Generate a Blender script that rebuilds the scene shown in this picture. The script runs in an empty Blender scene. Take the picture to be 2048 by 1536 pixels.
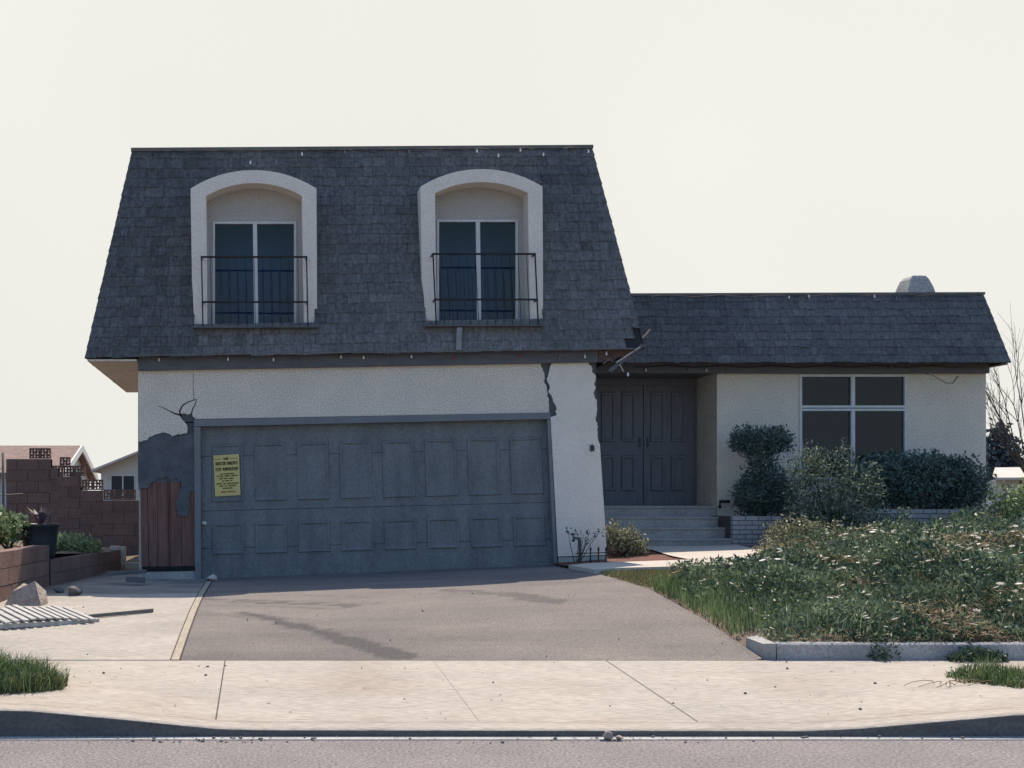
import bpy, math, random
import numpy as np
from mathutils import Vector
R = math.radians
random.seed(7)
rng = np.random.default_rng(7)
S = bpy.context.scene
COL = S.collection

# ------------------------------------------------------------ camera, sky, sun, exposure
# The camera stands in the street (origin), eye 1.5 m above the asphalt, looking along +Y at the house.
F, U0, V0, EYE = 2500.0, 520.0, 1000.0, 1.5     # focal length and vanishing point of the survey (2048 x 1536 frame)
cd = bpy.data.cameras.new("camera")
cam = bpy.data.objects.new("camera", cd)
COL.objects.link(cam)
cam.location = (0, 0, EYE)
cam.rotation_euler = (R(90), 0, 0)
cd.sensor_width = 36.0
cd.lens = F / 2048 * 36.0
cd.shift_x = (1024 - U0) / 2048
cd.shift_y = (V0 - 768) / 2048
cd.clip_start, cd.clip_end = 0.1, 3000
S.camera = cam

SUN_EL, SUN_AZ = 60.0, 18.0                     # behind the house, a little to its right
w = bpy.data.worlds.new("World")
S.world = w
w.use_nodes = True
wn = w.node_tree
bg = wn.nodes["Background"]
sky = wn.nodes.new("ShaderNodeTexSky")
sky.sky_type = 'NISHITA'
sky.sun_disc = False
sky.sun_elevation = R(SUN_EL)
sky.sun_rotation = R(SUN_AZ)
sky.air_density = 1.0
sky.dust_density = 1.5
sky.ozone_density = 1.0
EXPO = 0.4
tint = wn.nodes.new("ShaderNodeMix"); tint.data_type = 'RGBA'; tint.blend_type = 'MULTIPLY'      # bluer zenith light
tint.inputs[0].default_value = 1.0; tint.inputs[7].default_value = (0.93, 1.08, 1.32, 1)
veil = wn.nodes.new("ShaderNodeMix"); veil.data_type = 'RGBA'; veil.blend_type = 'DARKEN'        # thin even cloud veil: nothing brighter than cream
veil.inputs[0].default_value = 1.0
veil.inputs[7].default_value = tuple(c / (0.15 * 2 ** EXPO) for c in (0.69, 0.82, 0.92)) + (1,)
wn.links.new(sky.outputs[0], tint.inputs[6])
wn.links.new(tint.outputs[2], veil.inputs[6])
wtc = wn.nodes.new("ShaderNodeTexCoord"); wsx = wn.nodes.new("ShaderNodeSeparateXYZ")
wn.links.new(wtc.outputs["Generated"], wsx.inputs[0])
wmr = wn.nodes.new("ShaderNodeMapRange"); wmr.interpolation_type = 'SMOOTHSTEP'                  # the veil is thickest on the sun's side of the sky
wmr.inputs[1].default_value, wmr.inputs[2].default_value = 0.1, 0.62
wn.links.new(wsx.outputs[1], wmr.inputs[0])
wcl = wn.nodes.new("ShaderNodeTexNoise"); wcl.inputs["Scale"].default_value = 2.2
wn.links.new(wtc.outputs["Generated"], wcl.inputs["Vector"])
wvc = wn.nodes.new("ShaderNodeMix"); wvc.data_type = 'RGBA'
wvc.inputs[6].default_value = tuple(c / (0.15 * 2 ** EXPO) for c in (0.80, 0.79, 0.74)) + (1,)
wvc.inputs[7].default_value = tuple(c / (0.15 * 2 ** EXPO) for c in (0.95, 0.938, 0.875)) + (1,)
wn.links.new(wcl.outputs["Fac"], wvc.inputs[0])
side = wn.nodes.new("ShaderNodeMix"); side.data_type = 'RGBA'
wmz = wn.nodes.new("ShaderNodeMapRange"); wmz.interpolation_type = 'SMOOTHSTEP'
wmz.inputs[1].default_value, wmz.inputs[2].default_value, wmz.inputs[3].default_value, wmz.inputs[4].default_value = 0.42, 0.75, 1.0, 0.25
wn.links.new(wsx.outputs[2], wmz.inputs[0])
wmm = wn.nodes.new("ShaderNodeMath"); wmm.operation = 'MULTIPLY'
wn.links.new(wmr.outputs[0], wmm.inputs[0]); wn.links.new(wmz.outputs[0], wmm.inputs[1])
wn.links.new(wmm.outputs[0], side.inputs[0]); wn.links.new(veil.outputs[2], side.inputs[6]); wn.links.new(wvc.outputs[2], side.inputs[7])
wn.links.new(side.outputs[2], bg.inputs[0])
bg.inputs[1].default_value = 0.15
sl = bpy.data.lights.new("sun", 'SUN')
sl.energy = 4.6
sl.angle = R(0.6)
sl.color = (1.0, 0.885, 0.75)
sun = bpy.data.objects.new("sun", sl)
COL.objects.link(sun)
sdir = Vector((math.sin(R(SUN_AZ)) * math.cos(R(SUN_EL)), math.cos(R(SUN_AZ)) * math.cos(R(SUN_EL)), math.sin(R(SUN_EL))))
sun.rotation_euler = sdir.to_track_quat('Z', 'Y').to_euler()
sun.location = (6, 30, 40)
S.view_settings.view_transform = 'Standard'
S.view_settings.look = 'None'
S.view_settings.exposure = EXPO
S.view_settings.gamma = 1.0
S.render.engine = 'CYCLES'
S.cycles.max_bounces = 8
S.cycles.transparent_max_bounces = 8

# ------------------------------------------------------------ helpers
def X(u, D): return (u - U0) * D / F
def Z(v, D): return EYE - (v - V0) * D / F
def P(u, v, D): return (X(u, D), D, Z(v, D))
def lerp(a, b, t): return a + (b - a) * t

def material(name, c1, c2=None, scale=6.0, rough=0.85, bump=0.0, bscale=60.0, stretch=(1, 1, 1), rnd=None,
             spec=0.3, detail=6.0, lo=0.35, hi=0.65, speck=None, stain=None, metal=0.0, transl=0.0, sst=(1, 1, 1)):
    """noise-mixed principled material; rnd=(dark, light) tints by the face attribute 'rnd'; stain=(colour) by 'stain'"""
    m = bpy.data.materials.new(name)
    m.use_nodes = True
    nt = m.node_tree
    N, L = nt.nodes, nt.links
    b = N["Principled BSDF"]
    b.inputs["Roughness"].default_value = rough
    b.inputs["Metallic"].default_value = metal
    b.inputs["Specular IOR Level"].default_value = spec
    tc = N.new("ShaderNodeTexCoord")
    mp = N.new("ShaderNodeMapping")
    mp.inputs["Scale"].default_value = stretch
    L.new(tc.outputs["Object"], mp.inputs[0])
    nz = N.new("ShaderNodeTexNoise")
    nz.inputs["Scale"].default_value = scale
    nz.inputs["Detail"].default_value = detail
    nz.inputs["Roughness"].default_value = 0.65
    L.new(mp.outputs[0], nz.inputs["Vector"])
    mr = N.new("ShaderNodeMapRange")
    mr.inputs[1].default_value, mr.inputs[2].default_value = lo, hi
    L.new(nz.outputs["Fac"], mr.inputs[0])
    mx = N.new("ShaderNodeMix"); mx.data_type = 'RGBA'
    mx.inputs[6].default_value = (*c1, 1)
    mx.inputs[7].default_value = (*(c2 or c1), 1)
    L.new(mr.outputs[0], mx.inputs[0])
    out = mx.outputs[2]
    if rnd:
        at = N.new("ShaderNodeAttribute"); at.attribute_name = "rnd"
        m2 = N.new("ShaderNodeMix"); m2.data_type = 'RGBA'
        m2.inputs[6].default_value = (*rnd[0], 1)
        m2.inputs[7].default_value = (*rnd[1], 1)
        L.new(at.outputs["Fac"], m2.inputs[0])
        m3 = N.new("ShaderNodeMix"); m3.data_type = 'RGBA'; m3.blend_type = 'MULTIPLY'
        m3.inputs[0].default_value = 1.0
        L.new(out, m3.inputs[6]); L.new(m2.outputs[2], m3.inputs[7])
        out = m3.outputs[2]
    if stain:
        at = N.new("ShaderNodeAttribute"); at.attribute_name = "stain"
        m4 = N.new("ShaderNodeMix"); m4.data_type = 'RGBA'
        m4.inputs[7].default_value = (*stain, 1)
        L.new(at.outputs["Fac"], m4.inputs[0]); L.new(out, m4.inputs[6])
        out = m4.outputs[2]
    if speck:
        n2 = N.new("ShaderNodeTexNoise")
        n2.inputs["Scale"].default_value = speck[0]
        n2.inputs["Detail"].default_value = 3.0
        mp2 = N.new("ShaderNodeMapping"); mp2.inputs["Scale"].default_value = sst
        L.new(tc.outputs["Object"], mp2.inputs[0]); L.new(mp2.outputs[0], n2.inputs["Vector"])
        r2 = N.new("ShaderNodeMapRange")
        r2.inputs[1].default_value, r2.inputs[2].default_value = 0.3, 0.7
        r2.inputs[3].default_value, r2.inputs[4].default_value = 1 - speck[1], 1 + speck[1]
        L.new(n2.outputs["Fac"], r2.inputs[0])
        m5 = N.new("ShaderNodeMix"); m5.data_type = 'RGBA'; m5.blend_type = 'MULTIPLY'
        m5.inputs[0].default_value = 1.0
        L.new(out, m5.inputs[6]); L.new(r2.outputs[0], m5.inputs[7])
        out = m5.outputs[2]
    L.new(out, b.inputs["Base Color"])
    if bump:
        n3 = N.new("ShaderNodeTexNoise")
        n3.inputs["Scale"].default_value = bscale
        n3.inputs["Detail"].default_value = 4.0
        L.new(mp.outputs[0], n3.inputs["Vector"])
        bp = N.new("ShaderNodeBump")
        bp.inputs["Strength"].default_value = bump
        bp.inputs["Distance"].default_value = 0.02
        L.new(n3.outputs["Fac"], bp.inputs["Height"])
        L.new(bp.outputs[0], b.inputs["Normal"])
    if transl:
        tr = N.new("ShaderNodeBsdfTranslucent")
        L.new(out, tr.inputs[0])
        ms = N.new("ShaderNodeMixShader")
        ms.inputs[0].default_value = transl
        L.new(b.outputs[0], ms.inputs[1]); L.new(tr.outputs[0], ms.inputs[2])
        L.new(ms.outputs[0], N["Material Output"].inputs[0])
    return m

def glass_material(name, tint):
    m = bpy.data.materials.new(name)
    m.use_nodes = True
    N, L = m.node_tree.nodes, m.node_tree.links
    N.remove(N["Principled BSDF"])
    t = N.new("ShaderNodeBsdfTransparent"); t.inputs[0].default_value = (*tint, 1)
    g = N.new("ShaderNodeBsdfGlossy"); g.inputs["Roughness"].default_value = 0.03
    f = N.new("ShaderNodeFresnel"); f.inputs[0].default_value = 1.45
    nz = N.new("ShaderNodeTexNoise"); nz.inputs["Scale"].default_value = 1.5
    bp = N.new("ShaderNodeBump"); bp.inputs["Strength"].default_value = 0.06
    L.new(nz.outputs["Fac"], bp.inputs["Height"]); L.new(bp.outputs[0], g.inputs["Normal"])
    ms = N.new("ShaderNodeMixShader")
    L.new(f.outputs[0], ms.inputs[0]); L.new(t.outputs[0], ms.inputs[1]); L.new(g.outputs[0], ms.inputs[2])
    L.new(ms.outputs[0], N["Material Output"].inputs[0])
    return m

def origin(o):
    p = Vector((0, 0, 0))
    while o: p = p + o.location; o = o.parent
    return p

class MB:
    """collects geometry in world coordinates, builds ONE mesh object"""
    def __init__(s): s.v, s.f, s.mi, s.r, s.st, s.smooth = [], [], [], [], [], []
    def add(s, verts, faces, mi=0, r=0.5, smooth=False):
        o = len(s.v)
        s.v += [tuple(p) for p in verts]
        for f in faces:
            s.f.append(tuple(o + i for i in f)); s.mi.append(mi); s.r.append(r); s.smooth.append(smooth)
    def quad(s, a, b, c, d, **k): s.add([a, b, c, d], [(0, 1, 2, 3)], **k)
    def box(s, x0, x1, y0, y1, z0, z1, **k):
        v = [(x0, y0, z0), (x1, y0, z0), (x1, y1, z0), (x0, y1, z0), (x0, y0, z1), (x1, y0, z1), (x1, y1, z1), (x0, y1, z1)]
        s.add(v, [(0, 3, 2, 1), (4, 5, 6, 7), (0, 1, 5, 4), (1, 2, 6, 5), (2, 3, 7, 6), (3, 0, 4, 7)], **k)
    def hexa(s, front, back, **k):
        """front, back: four points each, same order (counter-clockwise seen from the front)"""
        n = len(front)
        v = list(front) + list(back)
        fs = [tuple(range(n)), tuple(range(2 * n - 1, n - 1, -1))]
        for i in range(n):
            j = (i + 1) % n
            fs.append((i, i + n, j + n, j))
        s.add(v, fs, **k)
    def panel(s, uv, D, thick, **k):
        """outline measured at depth D, real thickness"""
        fr = [P(u, v, D) for u, v in uv]
        s.hexa(fr, [(p[0], p[1] + thick, p[2]) for p in fr], **k)
    def tube(s, pts, r0, r1=None, n=6, cap=True, **k):
        r1 = r0 if r1 is None else r1
        pts = [Vector(p) for p in pts]
        m = len(pts)
        vs, fs = [], []
        for i, p in enumerate(pts):
            d = (pts[min(i + 1, m - 1)] - pts[max(i - 1, 0)]).normalized()
            a = d.cross(Vector((0.13, 0.31, 0.94)) if abs(d.z) < 0.9 else Vector((1, 0.1, 0))).normalized()
            b = d.cross(a)
            r = lerp(r0, r1, i / max(m - 1, 1))
            for j in range(n):
                t = 2 * math.pi * j / n
                vs.append(p + a * (r * math.cos(t)) + b * (r * math.sin(t)))
        for i in range(m - 1):
            for j in range(n):
                q = (j + 1) % n
                fs.append((i * n + j, i * n + q, (i + 1) * n + q, (i + 1) * n + j))
        if cap:
            fs.append(tuple(range(n - 1, -1, -1))); fs.append(tuple(range((m - 1) * n, m * n)))
        k.setdefault('smooth', True)
        s.add(vs, fs, **k)
    def lathe(s, c, prof, n=20, **k):
        vs, fs = [], []
        for r, z in prof:
            for j in range(n):
                t = 2 * math.pi * j / n
                vs.append((c[0] + r * math.cos(t), c[1] + r * math.sin(t), c[2] + z))
        for i in range(len(prof) - 1):
            for j in range(n):
                q = (j + 1) % n
                fs.append((i * n + j, i * n + q, (i + 1) * n + q, (i + 1) * n + j))
        s.add(vs, fs, smooth=True, **k)
    def blob(s, c, rad, n=2, amp=0.25, seed=0, **k):
        import bmesh
        bm = bmesh.new()
        bmesh.ops.create_icosphere(bm, subdivisions=n, radius=1)
        rr = random.Random(seed)
        ph = [rr.uniform(0, 6) for _ in range(6)]
        vs = []
        for v in bm.verts:
            p = v.co.normalized()
            q = 1 + amp * (math.sin(p.x * 3.1 + ph[0]) * math.sin(p.y * 2.7 + ph[1]) + 0.6 * math.sin(p.z * 4.3 + ph[2] + p.x * 2)) + rr.uniform(-amp, amp) * 0.4
            vs.append((c[0] + p.x * rad[0] * q, c[1] + p.y * rad[1] * q, c[2] + p.z * rad[2] * q))
        s.add(vs, [tuple(v.index for v in f.verts) for f in bm.faces], **k)
        bm.free()
    def build(s, name, mat, parent=None, stain=None):
        me = bpy.data.meshes.new(name)
        o = bpy.data.objects.new(name, me)
        COL.objects.link(o)
        off = origin(parent) if parent else Vector((0, 0, 0))
        if parent: o.parent = parent
        elif s.v and getattr(s, 'own_origin', None):
            off = Vector(s.own_origin); o.location = off
        me.from_pydata([(p[0] - off.x, p[1] - off.y, p[2] - off.z) for p in s.v], [], s.f)
        for m in (mat if isinstance(mat, (list, tuple)) else [mat]): me.materials.append(m)
        me.polygons.foreach_set("material_index", s.mi)
        me.polygons.foreach_set("use_smooth", s.smooth)
        a = me.attributes.new("rnd", 'FLOAT', 'FACE'); a.data.foreach_set("value", np.array(s.r, dtype=np.float32))
        if stain is not None:
            a = me.attributes.new("stain", 'FLOAT', 'POINT'); a.data.foreach_set("value", np.array(stain, dtype=np.float32))
        me.update()
        return o

def thing(name, label, cat, loc, group=None):
    o = bpy.data.objects.new(name, None)
    COL.objects.link(o)
    o.location = loc; o.empty_display_size = 0.2
    tag(o, label, cat, group)
    return o
def tag(o, label, cat, group=None):
    o['label'] = label; o['category'] = cat
    if group: o['group'] = group
    return o
def struct(o): o['kind'] = 'structure'; return o
def stuff(o, label, cat): o['kind'] = 'stuff'; o['label'] = label; o['category'] = cat; return o

# ------------------------------------------------------------ materials
M = {}
M['stucco'] = material('stucco', (0.73, 0.645, 0.54), (0.65, 0.58, 0.49), scale=1.6, bump=0.9, bscale=55, speck=(60, 0.32))
M['stucco_trim'] = material('stucco_trim', (0.78, 0.70, 0.61), (0.72, 0.65, 0.565), scale=2.5, bump=0.8, bscale=60, speck=(75, 0.16))
M['shingle'] = material('shingle', (1, 1, 1), (0.72, 0.71, 0.70), scale=5, rough=0.9, bump=0.5, bscale=30, stretch=(6, 1, 1),
                        rnd=((0.078, 0.079, 0.082), (0.185, 0.184, 0.184)), speck=(22, 0.3))
M['stucco_recess_shaded'] = material('stucco_recess_shaded', (0.47, 0.44, 0.41), (0.41, 0.39, 0.365), scale=1.6, bump=0.9, bscale=55, speck=(60, 0.25))  # darker copy of the wall stucco, with the arch's shade in its colour
M['weathered'] = material('weathered', (0.27, 0.27, 0.27), (0.2, 0.2, 0.2), scale=8)
M['fascia_red'] = material('fascia_red', (0.165, 0.10, 0.09), (0.10, 0.075, 0.075), scale=6)
M['chimney'] = material('chimney', (0.42, 0.40, 0.37), (0.33, 0.32, 0.30), scale=3, bump=0.8, bscale=30, speck=(25, 0.25))
M['sheet'] = material('sheet', (0.03, 0.03, 0.032))
M['metal_edge'] = material('metal_edge', (0.16, 0.15, 0.13), (0.10, 0.095, 0.09), rough=0.6)
M['band'] = material('band', (0.10, 0.105, 0.115), (0.14, 0.14, 0.145), scale=3, stretch=(1, 1, 6), bump=0.3)
M['redwood'] = material('redwood', (0.24, 0.125, 0.098), (0.13, 0.072, 0.062), scale=3, stretch=(18, 4, 1), bump=0.5, bscale=20)
M['rawwood'] = material('rawwood', (0.50, 0.40, 0.29), (0.36, 0.28, 0.2), scale=5, stretch=(1, 1, 6), bump=0.3)
M['paper'] = material('paper', (0.075, 0.08, 0.09), (0.12, 0.125, 0.135), scale=5, bump=0.6, bscale=7)
M['black'] = material('black', (0.010, 0.010, 0.012), (0.02, 0.02, 0.022))
M['door_paint'] = material('door_paint', (0.18, 0.19, 0.192), (0.128, 0.138, 0.145), scale=2.2, rough=0.6, bump=0.3, bscale=30, stretch=(2.2, 1, .6), speck=(34, 0.18))
M['trim_paint'] = material('trim_paint', (0.18, 0.19, 0.20), (0.145, 0.155, 0.165), scale=3, rough=0.6, bump=0.2)
M['door_wood'] = material('door_wood', (0.165, 0.165, 0.185), (0.125, 0.127, 0.145), scale=3, stretch=(10, 4, 1), rough=0.6, bump=0.2)
M['white_paint'] = material('white_paint', (0.62, 0.62, 0.60), (0.52, 0.52, 0.51), rough=0.5)
M['iron'] = material('iron', (0.014, 0.014, 0.016), (0.03, 0.026, 0.024), rough=0.6)
M['glass'] = glass_material('glass', (0.66, 0.76, 0.86))
M['curtain'] = material('curtain', (0.45, 0.40, 0.34), (0.36, 0.32, 0.28), stretch=(20, 20, 1))
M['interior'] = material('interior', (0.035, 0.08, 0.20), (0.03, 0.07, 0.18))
M['concrete'] = material('concrete', (0.40, 0.352, 0.298), (0.325, 0.29, 0.252), scale=1.1, bump=0.35, bscale=70, stretch=(0.7, 1.6, 1), speck=(52, 0.24), sst=(.22, 1.3, 1), stain=(0.25, 0.19, 0.145), lo=0.3, hi=0.7)
M['concrete_pad'] = material('concrete_pad', (0.40, 0.352, 0.298), (0.325, 0.29, 0.252), scale=1.1, bump=0.35, bscale=70, stretch=(0.7, 1.6, 1), speck=(52, 0.24), sst=(.22, 1.3, 1), stain=(0.13, 0.115, 0.105), lo=0.3, hi=0.7)  # the stain colour also carries the house shade painted on the pad
M['kerb_pale'] = material('kerb_pale', (0.38, 0.365, 0.345), (0.28, 0.27, 0.26), scale=3, bump=0.5, bscale=40, speck=(45, 0.22))
M['concrete_new'] = material('concrete_new', (0.52, 0.46, 0.39), (0.45, 0.40, 0.34), scale=1.5, bump=0.3, bscale=60, speck=(40, 0.1))
M['concrete_old'] = material('concrete_old', (0.40, 0.385, 0.36), (0.30, 0.29, 0.275), scale=2.2, bump=0.5, bscale=40, speck=(50, 0.2))
M['joint'] = material('joint', (0.05, 0.045, 0.04))
M['asphalt_drive'] = material('asphalt_drive', (0.235, 0.198, 0.176), (0.15, 0.131, 0.124), scale=0.9, bump=0.7, bscale=90, stretch=(.6, 1.7, 1), speck=(60, 0.34), stain=(0.062, 0.057, 0.058), lo=0.3, hi=0.7)
M['asphalt_road'] = material('asphalt_road', (0.235, 0.205, 0.20), (0.185, 0.165, 0.163), scale=1.5, bump=0.8, bscale=80, speck=(52, 0.5))
M['soil'] = material('soil', (0.16, 0.115, 0.08), (0.10, 0.075, 0.055), scale=2, bump=0.8, bscale=30, speck=(40, 0.3))
M['mulch'] = material('mulch', (0.17, 0.065, 0.045), (0.09, 0.042, 0.034), scale=9, bump=1.0, bscale=40, speck=(30, 0.4))
M['block'] = material('block', (0.20, 0.128, 0.108), (0.15, 0.10, 0.09), scale=3, bump=0.5, bscale=40, rnd=((0.88, 0.88, 0.88), (1.05, 1.05, 1.05)), speck=(40, 0.15))
M['block_red'] = material('block_red', (0.24, 0.145, 0.115), (0.18, 0.115, 0.098), scale=3, bump=0.5, bscale=40, rnd=((0.8, 0.8, 0.8), (1.1, 1.1, 1.1)), speck=(40, 0.15))
M['brick_white'] = material('brick_white', (0.42, 0.42, 0.41), (0.33, 0.33, 0.33), scale=5, bump=0.5, bscale=40, rnd=((0.82, 0.82, 0.82), (1.05, 1.05, 1.05)))
M['kerb_face_shade'] = material('kerb_face_shade', (0.13, 0.125, 0.12), (0.09, 0.088, 0.086), scale=3, stretch=(1, 1, 5), bump=0.4, speck=(40, 0.2))  # dark concrete: the shade on the street-facing kerb is put into the colour
M['mortar'] = material('mortar', (0.10, 0.095, 0.09))
M['strip'] = material('strip', (0.385, 0.32, 0.245), (0.29, 0.245, 0.19), scale=6, stretch=(4, 1, 1))
M['poster'] = material('poster', (0.62, 0.51, 0.21), (0.56, 0.46, 0.19), scale=8)
M['ink'] = material('ink', (0.03, 0.03, 0.015))
M['ink_red'] = material('ink_red', (0.42, 0.12, 0.04))
M['bulb'] = material('bulb', (0.75, 0.73, 0.68), rough=0.2, spec=0.6)
M['bulb_red'] = material('bulb_red', (0.35, 0.05, 0.05), rough=0.2, spec=0.6)
M['bulb_dim'] = material('bulb_dim', (0.16, 0.16, 0.2), rough=0.3, spec=0.6)
M['rock'] = material('rock', (0.40, 0.33, 0.27), (0.25, 0.2, 0.17), scale=7, bump=0.9, bscale=18, speck=(40, 0.2))
M['rock_pale'] = material('rock_pale', (0.55, 0.49, 0.42), (0.4, 0.35, 0.3), scale=7, bump=0.9, bscale=18)
M['rock_dark'] = material('rock_dark', (0.16, 0.15, 0.145), (0.1, 0.1, 0.1), scale=7, bump=0.9, bscale=18)
M['greywood'] = material('greywood', (0.52, 0.50, 0.46), (0.36, 0.34, 0.31), scale=5, stretch=(1, 6, 1), bump=0.4)
M['roof_red'] = material('roof_red', (0.22, 0.145, 0.125), (0.17, 0.115, 0.105), scale=3, stretch=(1, 1, 8), speck=(6, 0.25))
M['roof_pale'] = material('roof_pale', (0.50, 0.45, 0.41), (0.42, 0.38, 0.35), scale=3)
M['siding'] = material('siding', (0.56, 0.57, 0.56), (0.50, 0.51, 0.51), scale=2, stretch=(1, 1, 6))
M['leaf_dark'] = material('leaf_dark', (0.85, 0.85, 0.85), (1, 1, 1), rough=0.55, rnd=((0.065, 0.105, 0.095), (0.22, 0.31, 0.25)), transl=0.25)
M['leaf_mid'] = material('leaf_mid', (0.85, 0.85, 0.85), (1, 1, 1), rough=0.5, rnd=((0.045, 0.085, 0.04), (0.42, 0.50, 0.25)), transl=0.35)
M['leaf_rose'] = material('leaf_rose', (0.85, 0.85, 0.85), (1, 1, 1), rough=0.45, rnd=((0.045, 0.078, 0.052), (0.42, 0.46, 0.34)), transl=0.3)
M['leaf_olive'] = material('leaf_olive', (0.85, 0.85, 0.85), (1, 1, 1), rough=0.5, rnd=((0.06, 0.07, 0.03), (0.55, 0.52, 0.34)), transl=0.3)
M['leaf_red'] = material('leaf_red', (0.06, 0.028, 0.03), (0.04, 0.02, 0.024), rough=0.5, transl=0.2)
M['leaf_blue'] = material('leaf_blue', (0.9, 0.9, 0.9), (1, 1, 1), rough=0.7, rnd=((0.05, 0.065, 0.08), (0.10, 0.125, 0.14)), transl=0.2)
M['cover'] = material('cover', (0.85, 0.85, 0.85), (1, 1, 1), rough=0.45, rnd=((0.026, 0.056, 0.036), (0.36, 0.44, 0.25)), transl=0.32)
M['straw'] = material('straw', (0.26, 0.20, 0.11), (0.20, 0.15, 0.09), rough=0.7, transl=0.3)
M['petal'] = material('petal', (0.80, 0.76, 0.72), rough=0.5, transl=0.3)
M['grass'] = material('grass', (0.85, 0.85, 0.85), (1, 1, 1), rough=0.5, rnd=((0.035, 0.078, 0.035), (0.32, 0.42, 0.17)), transl=0.35)
M['drygrass'] = material('drygrass', (0.85, 0.85, 0.85), (1, 1, 1), rough=0.7, rnd=((0.12, 0.12, 0.05), (0.29, 0.25, 0.12)), transl=0.3)
M['bark'] = material('bark', (0.10, 0.08, 0.065), (0.06, 0.05, 0.045), bump=0.5, bscale=20)
M['bin'] = material('bin', (0.018, 0.022, 0.028), (0.028, 0.032, 0.04), rough=0.45)
M['rust'] = material('rust', (0.12, 0.10, 0.09), (0.07, 0.06, 0.055), rough=0.6)

# ------------------------------------------------------------ terrain
_xs = [-8.0, -3.0, -0.8, 4.05, 4.35, 7.0, 12.0, 18.0]
_prof = [([10.2, 12, 14, 16, 20, 26], [.20, .45, .80, .9, .9, .6]),
         ([10.2, 11.5, 13, 14.6, 17.5, 19, 26], [.19, .26, .33, .38, .40, .50, .5]),
         ([10.2, 11.5, 13, 14.6, 17.5, 19, 26], [.19, .27, .345, .385, .385, .42, .5]),
         ([10.2, 11.5, 13.15, 15.1, 17.5, 19.2, 26], [.19, .385, .555, .60, .575, .70, .7]),
         ([10.2, 11.5, 13.15, 15.1, 17.5, 19.2, 26], [.28, .44, .60, .625, .61, .72, .7]),
         ([10.2, 12, 15.4, 19.2, 26], [.30, .52, .69, .75, .8]),
         ([10.2, 12, 15, 19.0, 26], [.30, .60, .86, 1.02, 1.0]),
         ([10.2, 12, 15, 19.0, 26], [.30, .60, .86, 1.02, .8])]
def gz(x, d):
    col = [np.interp(d, a, b) for a, b in _prof]
    return float(np.interp(x, _xs, col))

def kerb_top(x):
    return float(np.interp(x, [-1.62, -1.45, -.9, -.28, 0, 3.45, 3.8, 4.8, 6], [.182, .178, .128, .066, .058, .052, .068, .155, .17]))
K0, K1 = 7.9, 10.2                                # kerb face, back of the sidewalk
DRX0, DRX1 = -0.648, 4.10                          # driveway edges
# ground: one sheet to the horizon
gx = np.concatenate([[-900, -300, -100, -40, -20, -13], np.arange(-10, 18.01, .25), [20, 25, 40, 100, 300, 900]])
gy = np.concatenate([[-900, -300, -80, -20, 6, 7.95, 10.0], np.arange(10.25, 26.01, .25), [28, 32, 40, 60, 120, 300, 900]])
gv, gf = [], []
for y in gy:
    for x in gx:
        if y <= 10.0: z = -0.12
        else:
            z = gz(min(max(x, -8), 18), min(y, 26))
            if y < 10.4: z = 0.08
            if -3.4 < x < DRX1 - .02 and y < 19.6: z -= 0.12
            if y > 26: z = lerp(z, 0.3, min((y - 26) / 20, 1))
        gv.append((x, y, z))
nx = len(gx)
for j in range(len(gy) - 1):
    for i in range(nx - 1):
        gf.append((j * nx + i, j * nx + i + 1, (j + 1) * nx + i + 1, (j + 1) * nx + i))
m = MB(); m.add(gv, gf, smooth=True); struct(m.build('ground', M['soil']))

def sheet(name, xs, ys, zf, mat, skirt=0.15, stainf=None):
    m = MB(); n, k = len(xs), len(ys)
    vs = [(x, y, zf(x, y)) for y in ys for x in xs]
    fs = [(j * n + i, j * n + i + 1, (j + 1) * n + i + 1, (j + 1) * n + i) for j in range(k - 1) for i in range(n - 1)]
    rim = [i for i in range(n)] + [j * n + n - 1 for j in range(1, k)] + [(k - 1) * n + i for i in range(n - 2, -1, -1)] + [j * n for j in range(k - 2, 0, -1)]
    b = len(vs)
    vs += [(vs[i][0], vs[i][1], vs[i][2] - skirt) for i in rim]
    r = len(rim)
    fs += [(rim[(q + 1) % r], rim[q], b + q, b + (q + 1) % r) for q in range(r)]
    m.add(vs, fs, smooth=False)
    st = [stainf(v[0], v[1]) for v in vs] if stainf else None
    return struct(m.build(name, mat, stain=st))

def vnoise(x, y, s, seed=0):
    """cheap smooth value noise"""
    x, y = x * s, y * s
    i, j = math.floor(x), math.floor(y)
    fx, fy = x - i, y - j
    def h(a, b): 
        q = math.sin(a * 127.1 + b * 311.7 + seed * 17.3) * 43758.5453
        return q - math.floor(q)
    fx, fy = fx * fx * (3 - 2 * fx), fy * fy * (3 - 2 * fy)
    return lerp(lerp(h(i, j), h(i + 1, j), fx), lerp(h(i, j + 1), h(i + 1, j + 1), fx), fy)

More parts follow.
